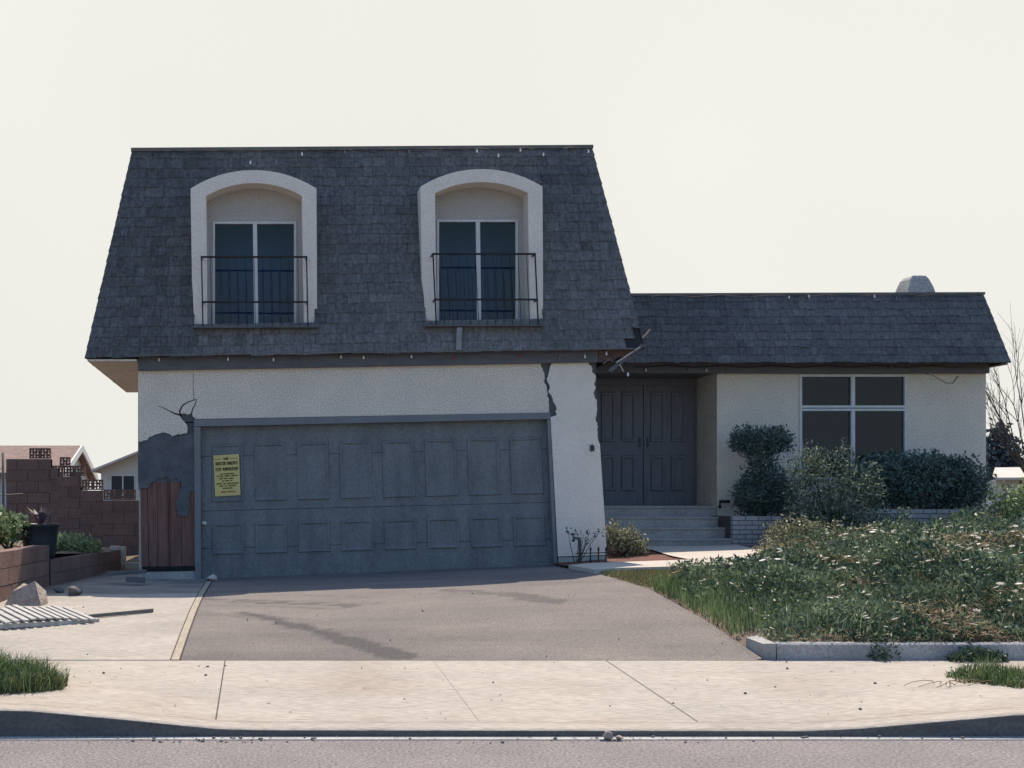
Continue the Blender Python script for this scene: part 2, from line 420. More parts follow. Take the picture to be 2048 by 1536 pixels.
# road, gutter, sidewalk with dropped kerb
m = MB(); m.box(-300, 300, -4.5, 7.80, -.3, 0.0); struct(m.build('road', M['asphalt_road']))
m = MB(); m.box(-300, 300, 7.801, 7.93, -.3, 0.006); struct(m.build('gutter', M['concrete_old']))
sx = np.concatenate([[-300, -60, -20, -8], np.arange(-4, 9.01, .08), [12, 20, 60, 300]])
sy = np.concatenate([[K0, K0 + .012, K0 + .035, K0 + .07, K0 + .15], np.arange(K0 + .22, K1 + .001, .076)])
sy[-1] = K1
def szf(x, y):
    t = (y - K0) / (K1 - K0)
    z = lerp(kerb_top(x), .19, max(0, (y - K0 - .05)) / (K1 - K0 - .05))
    e = y - K0
    if e < .035: z -= 0.012 * (1 - e / .035) ** 2
    return z
def sstain(x, y):
    s = 0
    # a line of washed-down dirt from the grass tuft to the joint, and a faint tyre curve
    d = abs(y - (8.95 - .22 * (x + 1.4) + .06 * math.sin(x * 5)))
    if -1.5 < x < -.2: s = max(s, (1 - d / .09) * .7 * vnoise(x, y, 14, 1) if d < .09 else 0)
    s = max(s, max(0, (vnoise(x, y, 1.3, 3) - .55)) * .9 + .6 * max(0, vnoise(x * .6, y * 3, 6, 4) - .68))
    if x < -1: s = max(s, min(1, (-1 - x) * 1.3) * .5 * vnoise(x, y, 6, 9))
    if y < K0 + .3: s = max(s, .35 * vnoise(x, y, 4, 2) * (1 if y > K0 + .14 else .2))
    return min(s, 1)
sheet('sidewalk', sx, sy, szf, M['concrete'], skirt=.3, stainf=sstain)
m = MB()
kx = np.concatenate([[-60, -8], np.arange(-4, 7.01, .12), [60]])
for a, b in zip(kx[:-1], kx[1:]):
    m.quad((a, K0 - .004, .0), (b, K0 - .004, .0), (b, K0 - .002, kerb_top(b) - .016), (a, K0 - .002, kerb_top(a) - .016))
struct(m.build('kerb', M['kerb_face_shade']))  # face strip coloured dark to stand for its shade
# saw-cut joints of the sidewalk (thin dark strips following its surface)
def strip(m, pts, width, zf, lift=.004):
    for (x0, y0), (x1, y1) in zip(pts[:-1], pts[1:]):
        n = max(2, int(math.hypot(x1 - x0, y1 - y0) / .15))
        dx, dy = x1 - x0, y1 - y0
        l = math.hypot(dx, dy); px, py = -dy / l * width / 2, dx / l * width / 2
        for i in range(n):
            a, b = i / n, (i + 1) / n
            q = []
            for t, s in ((a, -1), (b, -1), (b, 1), (a, 1)):
                x, y = lerp(x0, x1, t) + px * s, lerp(y0, y1, t) + py * s
                q.append((x, y, zf(x, y) + lift))
            m.quad(*q)
m = MB()
for u, wd in ((450, .009), (868, .0014), (1215, .005), (1895, .005)):
    x = X(u, K1); strip(m, [(x, K0 + .2), (x * .995 + .0, K1 - .01)], wd, szf)
strip(m, [(-9, K0 + .17), (9, K0 + .17)], .003, szf)
struct(m.build('sidewalk_joint', M['joint']))

# driveway (asphalt) with tyre and oil stains
def dzf(x, y): return gz(x, y)
def seg(px, py, ax, ay, bx, by):
    t = max(0, min(1, ((px - ax) * (bx - ax) + (py - ay) * (by - ay)) / ((bx - ax) ** 2 + (by - ay) ** 2)))
    return math.hypot(px - ax - t * (bx - ax), py - ay - t * (by - ay)), t
def dstain(x, y):
    s = 0
    n1, n2 = vnoise(x, y, 9, 5), vnoise(x, y, 3, 6)
    d, t = seg(x, y, -.15, 12.7, 1.13, 10.35)                     # long wet-looking run to the sidewalk
    wd = lerp(.10, .20, t) + (n1 - .5) * .12
    if d < wd: s = max(s, min(1, (wd - d) / .06) * .85)
    d, t = seg(x, y, -.75, 12.9, 1.0, 11.6); wd = .16 + (n2 - .5) * .34
    if d < wd: s = max(s, min(1, (wd - d) / .09) * .38 * (1 - t * .6))
    for (ax, ay, bx, by, ww) in ((-.7, 14.2, .3, 13.5, .10), (-.3, 13.7, .9, 12.9, .12), (-.75, 13.5, .1, 13.1, .06), (.2, 14.3, 1.2, 13.6, .05), (2.1, 14.0, 3.0, 12.7, .16), (.3, 13.0, .8, 12.7, .08), (.6, 13.3, 1.3, 13.0, .05)):
        d, t = seg(x, y, ax, ay, bx, by); wd = ww + (n1 - .5) * ww * 1.8
        if d < wd: s = max(s, min(1, (wd - d) / .08) * .6)
    s = max(s, max(0, vnoise(x, y, .9, 8) - .5) * .55)
    if y < 12.3 and x < 1.0: s = max(s, .28 * min(1, (12.3 - y)) * (.4 + .6 * n2))
    return min(s, 1)
sheet('driveway', np.linspace(DRX0, DRX1, 92), np.arange(K1 + .012, 17.71, .06), dzf, M['asphalt_drive'], stainf=dstain)
m = MB(); strip(m, [(-9, K1 + .004), (9, K1 + .004)], .03, lambda x, y: .186, 0); struct(m.build('back_joint', M['joint']))
# left concrete pad and the timber expansion strip between pad and driveway
def pzf(x, y): return gz(x, y) + .004
def pad_stain_shade(x, y): return min(1, max(0, vnoise(x, y, 1.1, 12) - .5) * .8 + (.35 + .5 * vnoise(x, y, 3, 3) if y > 15.0 - .25 * vnoise(x, y, 2, 5) else .12 * vnoise(x, y, 5, 3)))  # random blotches, plus house shade painted as a darker patch on the upper pad
sheet('concrete_pad', np.linspace(-3.3, -.737, 24), np.arange(K1 + .012, 18.6, .11), pzf, M['concrete_pad'], stainf=pad_stain_shade)
def estrip(y0, y1, x0, x1, name, mat):
    sheet(name, [x0, x1], np.arange(y0, y1, .2), lambda x, y: gz(x, y) + .006, mat)
estrip(K1 + .012, 17.2, -.735, -.728, 'pad_joint', M['joint'])
estrip(K1 + .012, 17.2, -.726, -.662, 'expansion_strip', M['strip'])
estrip(K1 + .012, 17.2, -.660, -.650, 'edge_joint', M['joint'])

# walkway to the steps, two mulch beds
def slab(name, poly, mat, lift, thick=.1):
    m = MB()
    top = [(x, y, gz(x, y) + lift) for x, y in poly]
    m.hexa(top, [(p[0], p[1], p[2] - thick) for p in top]); return struct(m.build(name, mat))
def resample(poly, n=6):
    out = []
    for a, b in zip(poly, poly[1:] + poly[:1]):
        out += [(lerp(a[0], b[0], i / n), lerp(a[1], b[1], i / n)) for i in range(n)]
    return out
def fill(name, xs, ys, inside, mat, lift):
    m = MB()
    for i in range(len(xs) - 1):
        for j in range(len(ys) - 1):
            cx, cy = (xs[i] + xs[i + 1]) / 2, (ys[j] + ys[j + 1]) / 2
            if inside(cx, cy):
                m.quad(*[(x, y, gz(x, y) + lift + .02 * (vnoise(x, y, 6, 2) if 'bed' in name else 0)) for x, y in ((xs[i], ys[j]), (xs[i + 1], ys[j]), (xs[i + 1], ys[j + 1]), (xs[i], ys[j + 1]))])
    return struct(m.build(name, mat))
fill('mulch_bed', np.arange(4.1, 8.8, .06), np.arange(15.6, 19.3, .06), lambda x, y: y > 15.9 + .12 * math.sin(x * 3) and not (5.75 < x < 7.2 and y > 18), M['mulch'], .02)
def pathz(x, y): return gz(x, y) + .05
sheet('walkway', np.arange(4.085, 6.75, .1), np.arange(15.25, 16.6, .1), lambda x, y: pathz(x, y), M['concrete_new'])
def in_path(y): return 5.7 + (y - 16.6) * .06, 7.05 + (y - 16.6) * .1
m = MB(); ys = np.arange(16.603, 19.25, .2)
for a, b in zip(ys[:-1], ys[1:]):
    (l0, r0), (l1, r1) = in_path(a), in_path(b)
    for i in range(6):
        q = [(lerp(l0, r0, i / 6), a), (lerp(l0, r0, (i + 1) / 6), a), (lerp(l1, r1, (i + 1) / 6), b), (lerp(l1, r1, i / 6), b)]
        m.quad(*[(x, y, pathz(x, y)) for x, y in q])
struct(m.build('path_to_steps', M['concrete_new']))

# ------------------------------------------------------------ the house
house = thing('split_level_house', 'earthquake-racked split-level house with dark shingled mansard roofs, grey garage door and cracked stucco', 'house', (X(700, 17.5), 17.5, .45))
DW = 17.5                                          # garage front
def jag(poly, amp, step=5.0, seed=0, lo=None):
    """roughen the broken parts of an outline (lo(u, v) true where the edge is broken)"""
    rr = random.Random(seed); out = []
    n = len(poly)
    for i in range(n):
        (a, b), (c, d) = poly[i], poly[(i + 1) % n]
        k = max(1, int(math.hypot(c - a, d - b) / step)) if (lo is None or (lo(a, b) and lo(c, d))) else 1
        for j in range(k):
            t = j / k; u, v = lerp(a, c, t), lerp(b, d, t)
            if j and k > 1: u += rr.uniform(-amp, amp); v += rr.uniform(-amp, amp)
            out.append((u, v))
    return out
# --- stucco front panels with broken edges over building paper
m = MB()
hdr = [(392, 838), (386, 833), (383, 826), (374, 829), (366, 827), (359, 831), (365, 840), (371, 846), (375, 856), (374, 866), (366, 867), (352, 870),
       (344, 873), (336, 867), (328, 865), (316, 868), (303, 873), (291, 881), (277, 883), (276, 740), (1085, 724), (1082, 728), (1086, 742), (1089, 752), (1088, 762), (1093, 773),
       (1096, 786), (1094, 792), (1098, 800), (1098, 825)]
hdr = jag(hdr, 1.7, 4, 1, lambda u, v: (276.5 < u < 391 and v > 824) or (1078 < u and v > 726))
m.panel(hdr[::-1], DW, .025)
for f in range(len(m.f)): pass
m.build('front_wall', M['stucco'], house)
m = MB()
pier = [(1116, 1113), (1101, 834), (1112, 831), (1113, 815), (1107, 803), (1103, 790), (1097, 783), (1100, 772), (1095, 762), (1098, 745), (1100, 736), (1107, 724),
        (1177, 722), (1178, 729), (1185, 737), (1184, 744), (1190, 749), (1191, 758), (1188, 768), (1191, 776), (1187, 786), (1190, 797), (1194, 800), (1193, 826), (1191, 838), (1195, 846), (1195, 862), (1198, 884), (1200, 890), (1214, 1110)]
pier = jag(pier, 1.6, 4, 2, lambda u, v: (u < 1114 and v < 833) or (u > 1176 and v < 885))
m.panel(pier[::-1], DW - .012, .037)
m.build('pier_wall', M['stucco_trim'], house)
m = MB()
m.panel([(276, 742), (1192, 722), (1194, 835), (276, 845)][::-1], DW + .03, .1)
m.panel([(1100, 836), (1195, 836), (1213, 1130), (1112, 1140)][::-1], DW + .032, .1)
m.panel([(276, 846), (388, 846), (390, 965), (276, 965)][::-1], DW + .03, .1)
m.build('building_paper', M['paper'], house)
# exposed boards at the left corner: paper torn off, redwood sheathing behind it, flap hanging
m = MB()
xb = 280
for i, wd in enumerate((15, 19, 22, 2.5, 23, 27)):
    m.panel([(xb, 950), (xb + wd - 1, 950), (xb + wd + 2, 1133), (xb + 3, 1133)][::-1], DW + (.035 if wd > 5 else .012), .08)
    xb += wd
m.build('wood_sheathing', M['redwood'], house)
m = MB()
torn = [(276, 884), (291, 882), (303, 874), (316, 869), (328, 866), (336, 868), (344, 874), (366, 870), (388, 866), (389, 985), (381, 982), (379, 1003), (378, 1022), (372, 1034), (358, 1032), (353, 1018), (352, 1004), (358, 985), (364, 965), (352, 955), (340, 959), (334, 954), (318, 956), (306, 963), (300, 972), (288, 976), (277, 980)]
torn = jag(torn, 2.2, 4, 3, lambda u, v: 276.5 < u < 389.5 and v > 930)
m.panel(torn[::-1], DW + .008, .006)
m.build('torn_paper', M['paper'], house)
m = MB()
m.panel([(284, 1134), (388, 1132), (388, 1141), (284, 1143)][::-1], DW - .02, .12)
m.build('sill_plate', M['black'], house)
m = MB()
m.panel([(288, 1144), (390, 1142), (390, 1190), (288, 1190)][::-1], DW - .01, .2)
m.build('foundation', M['concrete_old'], house)
m = MB(); m.panel([(1117, 1115), (1214, 1112), (1216, 1165), (1120, 1165)][::-1], DW - .02, .2)
m.build('foundation', M['concrete_old'], house)
# cracks as thin dark grooves
m = MB()
def crack(pts, w0, w1=1.0, D=DW):
    n = len(pts)
    for i in range(n - 1):
        (u0, v0), (u1, v1) = pts[i], pts[i + 1]
        a, b = lerp(w0, w1, i / (n - 1)), lerp(w0, w1, (i + 1) / (n - 1))
        dx, dy = u1 - u0, v1 - v0; l = math.hypot(dx, dy); nx_, ny_ = -dy / l / 2, dx / l / 2
        m.panel([(u0 + nx_ * a, v0 + ny_ * a), (u1 + nx_ * b, v1 + ny_ * b), (u1 - nx_ * b, v1 - ny_ * b), (u0 - nx_ * a, v0 - ny_ * a)], D - .003, .002)
crack([(362, 832), (359, 822), (366, 810), (376, 804), (388, 800), (393, 799)], 3.4, 1.0)
crack([(393, 799), (391, 808), (385, 818), (383, 828)], 1.0, 2.4)
crack([(361, 830), (349, 827), (341, 823), (330, 817), (316, 811)], 3.2, .6)
crack([(388, 800), (387, 780), (386, 770), (387, 745)], 1.0, .7)
m.build('wall_crack', M['black'], house); m = MB()
crack([(1916, 752), (1906, 766), (1892, 766), (1868, 752), (1850, 747)], 1.6, .7, 20.2)
m.build('wall_crack', M['black'], house)
# side, back walls and floor of the garage block; hollow
m = MB()
XL, XR, YB = X(276, DW), X(1192, DW), 24.0
m.box(XL, XL + .14, DW + .14, YB, .2, 3.44)
m.quad((4.84, 17.64, .5), (4.84, 21.2, .5), (4.66, 21.2, 3.44), (4.66, 17.64, 3.44))
m.quad((4.72, 17.64, .5), (4.55, 17.64, 3.44), (4.55, 21.2, 3.44), (4.72, 21.2, .5))
m.box(4.86, 5.0, 21.2, YB, .2, 3.44)
m.box(XL, 5.0, YB, YB + .14, .2, 3.44)
m.build('side_wall', M['stucco'], house)
m = MB()
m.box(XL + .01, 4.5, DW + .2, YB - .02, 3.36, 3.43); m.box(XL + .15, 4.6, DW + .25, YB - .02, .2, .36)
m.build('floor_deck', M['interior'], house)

# --- garage door
door = MB()
dq = [(402, 852), (1095, 837), (1109, 1138), (403, 1158)]
DD = DW + .10
def bil(s, t):
    u = lerp(lerp(dq[0][0], dq[1][0], s), lerp(dq[3][0], dq[2][0], s), t)
    v = lerp(lerp(dq[0][1], dq[1][1], s), lerp(dq[3][1], dq[2][1], s), t)
    return u, v
for t0, t1 in ((0, .2), (.203, .555), (.558, .8), (.803, 1)):
    door.panel([bil(0, t0), bil(1, t0), bil(1, t1), bil(0, t1)][::-1], DD, .05)
door = door.build('garage_door', M['door_paint'], house)
for row, (t0, t1) in enumerate(((.12, .50), (.64, .845))):
    for c in range(8):
        s0 = (.030 + c * .1225); s1 = s0 + .092
        m = MB()
        def ring(i, D):
            du, dv = i / 700, i / 310
            return [P(*bil(a, b), D) for a, b in ((s0 + du, t1 - dv), (s1 - du, t1 - dv), (s1 - du, t0 + dv), (s0 + du, t0 + dv))]
        r0, r1, r2, r3 = ring(0, DD - .001), ring(1.5, DD - .019), ring(4.5, DD - .019), ring(7, DD - .005)
        vs = r0 + r1 + r2 + r3
        fs = [(a * 4 + i, a * 4 + (i + 1) % 4, a * 4 + 4 + (i + 1) % 4, a * 4 + 4 + i) for a in range(3) for i in range(4)] + [(12, 13, 14, 15)]
        m.add(vs, fs)
        m.build('door_panel', M['door_paint'], door)
m = MB(); c = P(406, 1046, DD - .03); m.box(c[0] - .012, c[0] + .05, c[1] - .02, c[1] + .03, c[2] - .02, c[2] + .02)
m.build('door_handle', M['white_paint'], door)
m = MB()
m.panel([(388, 839), (1101, 825), (1101, 838), (388, 853)][::-1], DW - .02, .12)
m.panel([(388, 854), (401, 854), (402, 1159), (390, 1160)][::-1], DW - .02, .13)
m.panel([(1094.5, 839), (1100.5, 839), (1115, 1137), (1108.5, 1137)][::-1], DW - .02, .13)
m.build('door_trim', M['trim_paint'], house)
m = MB(); m.box(-.86, 4.2, DW + .03, DW + .3, .2, .36); m.build('garage_threshold', M['concrete_old'], house)

# --- shingled roof faces
def sub(a, b): return Vector(a) - Vector(b)
def shingles(mb, bl, br, tr, tl, holes=(), exposure=.145, wear=None, seed=1, wmin=.09, wmax=.21, missing=None):
    rr = random.Random(seed)
    bl, br, tr, tl = map(Vector, (bl, br, tr, tl))
    n = (br - bl).cross(tl - bl).normalized()
    H = ((tl + tr) / 2 - (bl + br) / 2).length
    rows = int(round(H / exposure))
    def pt(s, t): return bl.lerp(br, s).lerp(tl.lerp(tr, s), t)
    W = max((br - bl).length, (tr - tl).length)
    # underlay, cut at the holes
    for i in range(rows):
        t0, t1 = i / rows, (i + 1) / rows
        zc = pt(.5, (t0 + t1) / 2).z
        spans = [(0.0, 1.0)]
        L0, R0 = pt(0, (t0 + t1) / 2), pt(1, (t0 + t1) / 2)
        wid = (R0 - L0).length
        ax = (R0 - L0) / wid
        for hx0, hx1, hz0, hz1 in holes:
            if hz0 < zc < hz1:
                a, b = (hx0 - L0.x) / (R0.x - L0.x), (hx1 - L0.x) / (R0.x - L0.x)
                new = []
                for p, q in spans:
                    if b <= p or a >= q: new.append((p, q)); continue
                    if a > p: new.append((p, a))
                    if b < q: new.append((b, q))
                spans = new
        for p, q in spans:
            mb.quad(pt(p, t0) - n * .012, pt(q, t0) - n * .012, pt(q, t1) - n * .012, pt(p, t1) - n * .012, mi=1)
            s = p
            row_shade = rr.uniform(-.06, .06)
            while s < q - 1e-6:
                e = min(q, s + rr.uniform(wmin, wmax) / wid)
                if q - e < wmin * .5 / wid: e = q
                jit = rr.uniform(-.012, .010) / H
                th = rr.uniform(.007, .015)
                g = .0016 / wid
                tb, tt = t0 + jit, min(t1 + .02 / H, 1.0)
                c = pt((s + e) / 2, t0)
                if not (missing and missing(c, rr)):
                    a, b, c2, d = pt(s + g, tb), pt(e - g, tb), pt(e - g, tt), pt(s + g, tt)
                    up = n * th
                    sh = rr.gauss(.40, .10) + row_shade
                    if wear: sh += wear(c, rr)
                    sh = max(0, min(1, sh))
                    mb.add([a + up, b + up, c2 + n * .002, d + n * .002, a - n * .01, b - n * .01], [(0, 1, 2, 3), (4, 5, 1, 0), (4, 0, 3), (5, 2, 1)], r=sh)
                s = e
D0, D1 = 17.3, 17.95
UBL, UBR, UTR, UTL = P(170, 716, D0), P(1290, 697, D0), P(1183, 293, D1), P(265, 299, D1)
DS, DB = 17.43, 17.75                                # dormer surround plane, recessed back wall
win = []
for (uo0, uo1, ui0, ui1, fo0, fo1, vtop, sh) in ((381, 633, 412, 604, 425, 593, 340, 0), (841, 1085, 870, 1056, 873, 1036, 338, 1)):
    win.append((uo0, uo1, ui0, ui1, fo0, fo1, vtop, sh))
holes = []
for (uo0, uo1, *_r) in win:
    holes.append((X(uo0 + 6, DS), X(uo1 - 6, DS), Z(582, DS), Z(390, 17.7)))
    holes.append((X(uo0 + (7 if uo0 < 500 else 10), DS), X(uo1 - (4 if uo0 < 500 else 0), DS), Z(648, 17.35), Z(582, DS)))
def wear_up(c, rr):
    k = 0
    u = U0 + c.x * F / c.y; v = V0 - (c.z - EYE) * F / c.y
    if (385 < u < 640 or 855 < u < 1090) and v > 652: k += rr.uniform(.1, .5)
    k += .36 * max(.35, min(1, (v - 260) / 330)) * max(.0, min(1, (u - 380) / 380)) - .04
    k += (vnoise(c.x, c.z, 1.2, 4) - .5) * .3
    if v < 315: k += rr.uniform(0, .2)
    return k
def miss_up(c, rr):
    u = U0 + c.x * F / c.y; v = V0 - (c.z - EYE) * F / c.y
    if u > 1262 and v > 640: return rr.random() < .3
    return False
roof_up = MB()
shingles(roof_up, UBL, UBR, UTR, UTL, holes, wear=wear_up, missing=miss_up, seed=3)
YE, YT = 22.4, 21.8
BBL, BBR = (UBL[0], YE, UBL[2]), (UBR[0], YE, UBR[2])
BTL, BTR = (UTL[0], YT, UTL[2]), (UTR[0], YT, UTR[2])
shingles(roof_up, BBL, UBL, UTL, BTL, seed=4, wmin=.15, wmax=.3)
shingles(roof_up, UBR, BBR, BTR, UTR, seed=5, wmin=.15, wmax=.3)
roof_up.quad(BBR, BBL, BTL, BTR, mi=1)
roof_up.quad(tuple(Vector(UTL) - Vector((0, 0, .03))), tuple(Vector(UTR) - Vector((0, 0, .03))), tuple(Vector(BTR) - Vector((0, 0, .03))), tuple(Vector(BTL) - Vector((0, 0, .03))), mi=1)
up_roof = roof_up.build('mansard_roof', [M['shingle'], M['sheet']], house)
m = MB()                                              # metal gravel stop round the flat top
tl, tr = Vector(UTL), Vector(UTR)
m.hexa([tl + Vector((-.02, -.03, -.03)), tr + Vector((.02, -.03, -.03)), tr + Vector((.02, -.03, .018)), tl + Vector((-.02, -.03, .018))],
       [tl + Vector((-.02, .06, -.03)), tr + Vector((.02, .06, -.03)), tr + Vector((.02, .06, .018)), tl + Vector((-.02, .06, .018))])
m.build('roof_edge', M['metal_edge'], up_roof)
m = MB()                                              # soffit beside the left wall and thin strip in front
zb = UBL[2] - .015
m.hexa([(UBL[0] + .03, D0 + .02, zb - .025), (XL, D0 + .02, zb - .025), (XL, D0 + .02, zb), (UBL[0] + .03, D0 + .02, zb)],
       [(UBL[0] + .03, YE - .02, zb - .025), (XL, YE - .02, zb - .025), (XL, YE - .02, zb), (UBL[0] + .03, YE - .02, zb)])
m.build('soffit', M['stucco'], house)
m = MB()
m.panel([(276, 712), (1196, 698), (1196, 724), (276, 741)][::-1], DW - .07, .12)
m.build('fascia', M['band'], house)
m = MB()
m.panel([(1197, 698), (1272, 697.5), (1252, 712), (1237, 714), (1226, 722), (1212, 719), (1204, 724), (1197, 724)][::-1], DW - .06, .09)
m.build('broken_fascia', M['fascia_red'], house)
m = MB()
m.panel([(276, 709), (1200, 696.5), (1200, 699), (276, 711.6)][::-1], D0 - .01, .05)
m.panel([(1201, 696.5), (1276, 695.6), (1272, 698.4), (1201, 699)][::-1], D0 - .015, .05)
m.build('drip_edge', M['metal_edge'], house)

def bar(mb, a, b, w, t=None):
    """rectangular stick between two points"""
    a, b = Vector(a), Vector(b); d = (b - a).normalized()
    s = d.cross(Vector((0, 1, 0))).normalized() * w / 2
    y = Vector((0, (t or w) / 2, 0))
    mb.hexa([a - s - y, b - s - y, b + s - y, a + s - y], [a - s + y, b - s + y, b + s + y, a + s + y])
# splintered boards hanging off the torn corner of the upper roof
m = MB(); bar(m, P(1219, 742, 17.28), P(1286, 690, 17.25), .05, .025); m.build('broken_board', M['band'], house)
m = MB(); bar(m, P(1233, 725, 17.24), P(1280, 694, 17.22), .018, .02); m.build('broken_board', M['greywood'], house)
m = MB(); bar(m, P(1286, 675, 17.2), P(1300, 659, 17.16), .02, .012); m.build('broken_board', M['rawwood'], house)
m = MB(); bar(m, P(1239, 728, 17.2), P(1247, 743, 17.2), .014, .014); m.build('broken_board', M['rawwood'], house)
m = MB(); bar(m, P(1267, 654, 17.32), P(1273, 640, 17.33), .07, .012); m.build('broken_board', M['band'], house)
m = MB()
for a, b in (((1268, 700), (1262, 722)), ((1274, 703), (1290, 690)), ((1206, 727), (1221, 717))):
    m = MB(); bar(m, P(*a, 17.22), P(*b, 17.24), random.uniform(.012, .03), .015); m.build('splinter', M['fascia_red'], house)

# --- dormer windows with arched stucco surround, sliding doors and iron balconets
def arch_pts(u0, u1, vspring, vtop, n=14):
    """points of a segmental arch from right to left"""
    c = (u0 + u1) / 2; hw = (u1 - u0) / 2; rise = vspring - vtop
    Rr = (hw * hw + rise * rise) / (2 * rise); cy = vtop + Rr
    a = math.asin(hw / Rr)
    return [(c + Rr * math.sin(t), cy - Rr * math.cos(t)) for t in np.linspace(a, -a, n)]
for wi, (uo0, uo1, ui0, ui1, fo0, fo1, vtop, sh) in enumerate(win):
    dm = MB()
    vb = 652 - 3 * sh
    kb = 7 if wi == 0 else 10
    oa = arch_pts(uo0, uo1, 377 - 4 * sh, vtop)
    ia = arch_pts(ui0, ui1, 392 - 6 * sh, vtop + 26)
    br_ = 3 if wi == 0 else 0
    outer = [(uo0 + kb, vb), (uo0 + kb * .7, 590), (uo0 + 3, 560)] + oa[::-1] + [(uo1 + 1, 560), (uo1 + 1, 590), (uo1 + 1, vb)]
    inner = [(ui0 + kb * .4, vb), (ui0 + kb * .3, 590), (ui0 + 2, 560)] + ia[::-1] + [(ui1 + 2, 560), (ui1 + 3, 590), (ui1 + 4, vb)]
    n = len(outer)
    of, inn = [P(u, v, DS) for u, v in outer], [P(u, v, DS) for u, v in inner]
    ob = [(p[0], 18.3, p[2]) for p in of]
    ib = [(p[0], DB, p[2]) for p in inn]
    vs = of + inn + ob + ib
    fs = []
    for i in range(n - 1):
        fs.append((i, n + i, n + i + 1, i + 1))                   # face ring
        fs.append((i, i + 1, 2 * n + i + 1, 2 * n + i))           # outer cheek
        fs.append((n + i, 3 * n + i, 3 * n + i + 1, n + i + 1))   # reveal
    dm.add(vs, fs)
    dorm = dm.build('dormer_surround', M['stucco_trim'], house)
    # recessed wall around the glazed door
    m = MB()
    x0, x1 = X(fo0, DB), X(fo1, DB); z1 = Z(443 - 4 * sh, DB); z0 = Z(vb, DB) - .02
    xo0, xo1 = X(ui0 - 12, DB), X(ui1 + 12, DB); zt = Z(vtop + 12, DB)
    m.box(xo0, x0, DB, DB + .1, z0, z1); m.box(x1, xo1, DB, DB + .1, z0, z1)
    ma = [(xo1, z1)] + [(p[0] , p[2]) for p in (P(u, v, DB) for u, v in arch_pts(ui0 - 12, ui1 + 12, 386 - 5 * sh, vtop + 14))] + [(xo0, z1)]
    ma = ma[::-1]
    m.hexa([(a, DB, b) for a, b in ma][::-1], [(a, DB + .1, b) for a, b in ma][::-1])
    m.build('recess_wall', M['stucco_recess_shaded'], dorm)
    fr = MB(); t = .035; xm = X((fo0 + fo1) / 2 + 1, DB)
    lean = .02
    fr.box(x0 + .002, x0 + t, DB - .015, DB + .06, z0, z1 - .002); fr.box(x1 - t, x1 - .002, DB - .015, DB + .06, z0, z1 - .002)
    fr.box(x0 + t + .001, x1 - t - .001, DB - .015, DB + .06, z1 - t, z1 - .003)
    fr.hexa([(xm - .03, DB - .02, z1 - t - .002), (xm - .03 + lean, DB - .02, z0), (xm + .028 + lean, DB - .02, z0), (xm + .028, DB - .02, z1 - t - .002)],
            [(xm - .03, DB + .06, z1 - t - .002), (xm - .03 + lean, DB + .06, z0), (xm + .028 + lean, DB + .06, z0), (xm + .028, DB + .06, z1 - t - .002)])
    fr.box(x0 + t + .001, x1 - t - .001, DB - .012, DB + .05, z0, z0 + .04)
    fr.build('window_frame', M['white_paint'], dorm)
    for a, b, y in ((x0 + t, xm, DB + .02), (xm, x1 - t, DB + .035)):
        m = MB(); m.quad((a, y, z0), (b, y, z0), (b, y, z1 - t), (a, y, z1 - t)); m.build('pane', M['glass'], dorm)
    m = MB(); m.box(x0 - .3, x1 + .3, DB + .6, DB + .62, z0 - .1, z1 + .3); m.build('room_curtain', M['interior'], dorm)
    m = MB(); m.panel([(uo0 + kb - 2, vb - 1), (uo1 + 3, vb - 2), (uo1 + 3, vb + 2.5), (uo0 + kb - 2, vb + 3.5)][::-1], 17.27, .49); m.build('window_ledge', M['band'], dorm)
    # balconet
    DR = 17.26
    ra, rb = (403, 613) if wi == 0 else (866, 1070)
    vt, vl = 514 - 6 * sh, 604 - 5 * sh
    m = MB()
    xa, xb_ = X(ra, DR), X(rb, DR); zt2, zl, zb2 = Z(vt, DR), Z(vl, DR), Z(vb, DR)
    bl_ = MB()
    lean2 = .02 if wi == 0 else .045
    def bx(x, z): return x + lean2 * (zt2 - z) / (zt2 - zb2)
    for z in (zt2, zl):
        bl_.hexa([(bx(xa, z) - .012, DR - .009, z - .008), (bx(xb_, z) + .012, DR - .012, z - .012), (bx(xb_, z) + .012, DR - .012, z + .012), (bx(xa, z) - .012, DR - .012, z + .012)],
                 [(bx(xa, z) - .012, DR + .012, z - .012), (bx(xb_, z) + .012, DR + .012, z - .012), (bx(xb_, z) + .012, DR + .012, z + .012), (bx(xa, z) - .012, DR + .012, z + .012)])
        for x in (xa, xb_):
            bl_.box(bx(x, z) - .01, bx(x, z) + .01, DR + .013, DS + .02, z - .01, z + .01)
    rail = bl_.build('balcony_rail', M['iron'], dorm)
    rail['label'] = 'black iron balcony rail'
    m = MB(); npk = 13
    for i in range(npk):
        x = lerp(xa, xb_, i / (npk - 1)); ww = .009 if i in (0, npk - 1) else .0038
        m.hexa([(bx(x, zb2) - ww, DR - ww, zb2), (bx(x, zb2) + ww, DR - ww, zb2), (x + ww, DR - ww, zt2), (x - ww, DR - ww, zt2)],
               [(bx(x, zb2) - ww, DR + ww, zb2), (bx(x, zb2) + ww, DR + ww, zb2), (x + ww, DR + ww, zt2), (x - ww, DR + ww, zt2)])
    m.build('pickets', M['iron'], dorm)
m = MB(); m.panel([(914, 655), (924, 655), (923, 700), (912, 700)][::-1], 17.262, .01); m.build('patched_shingle', M['weathered'], up_roof)

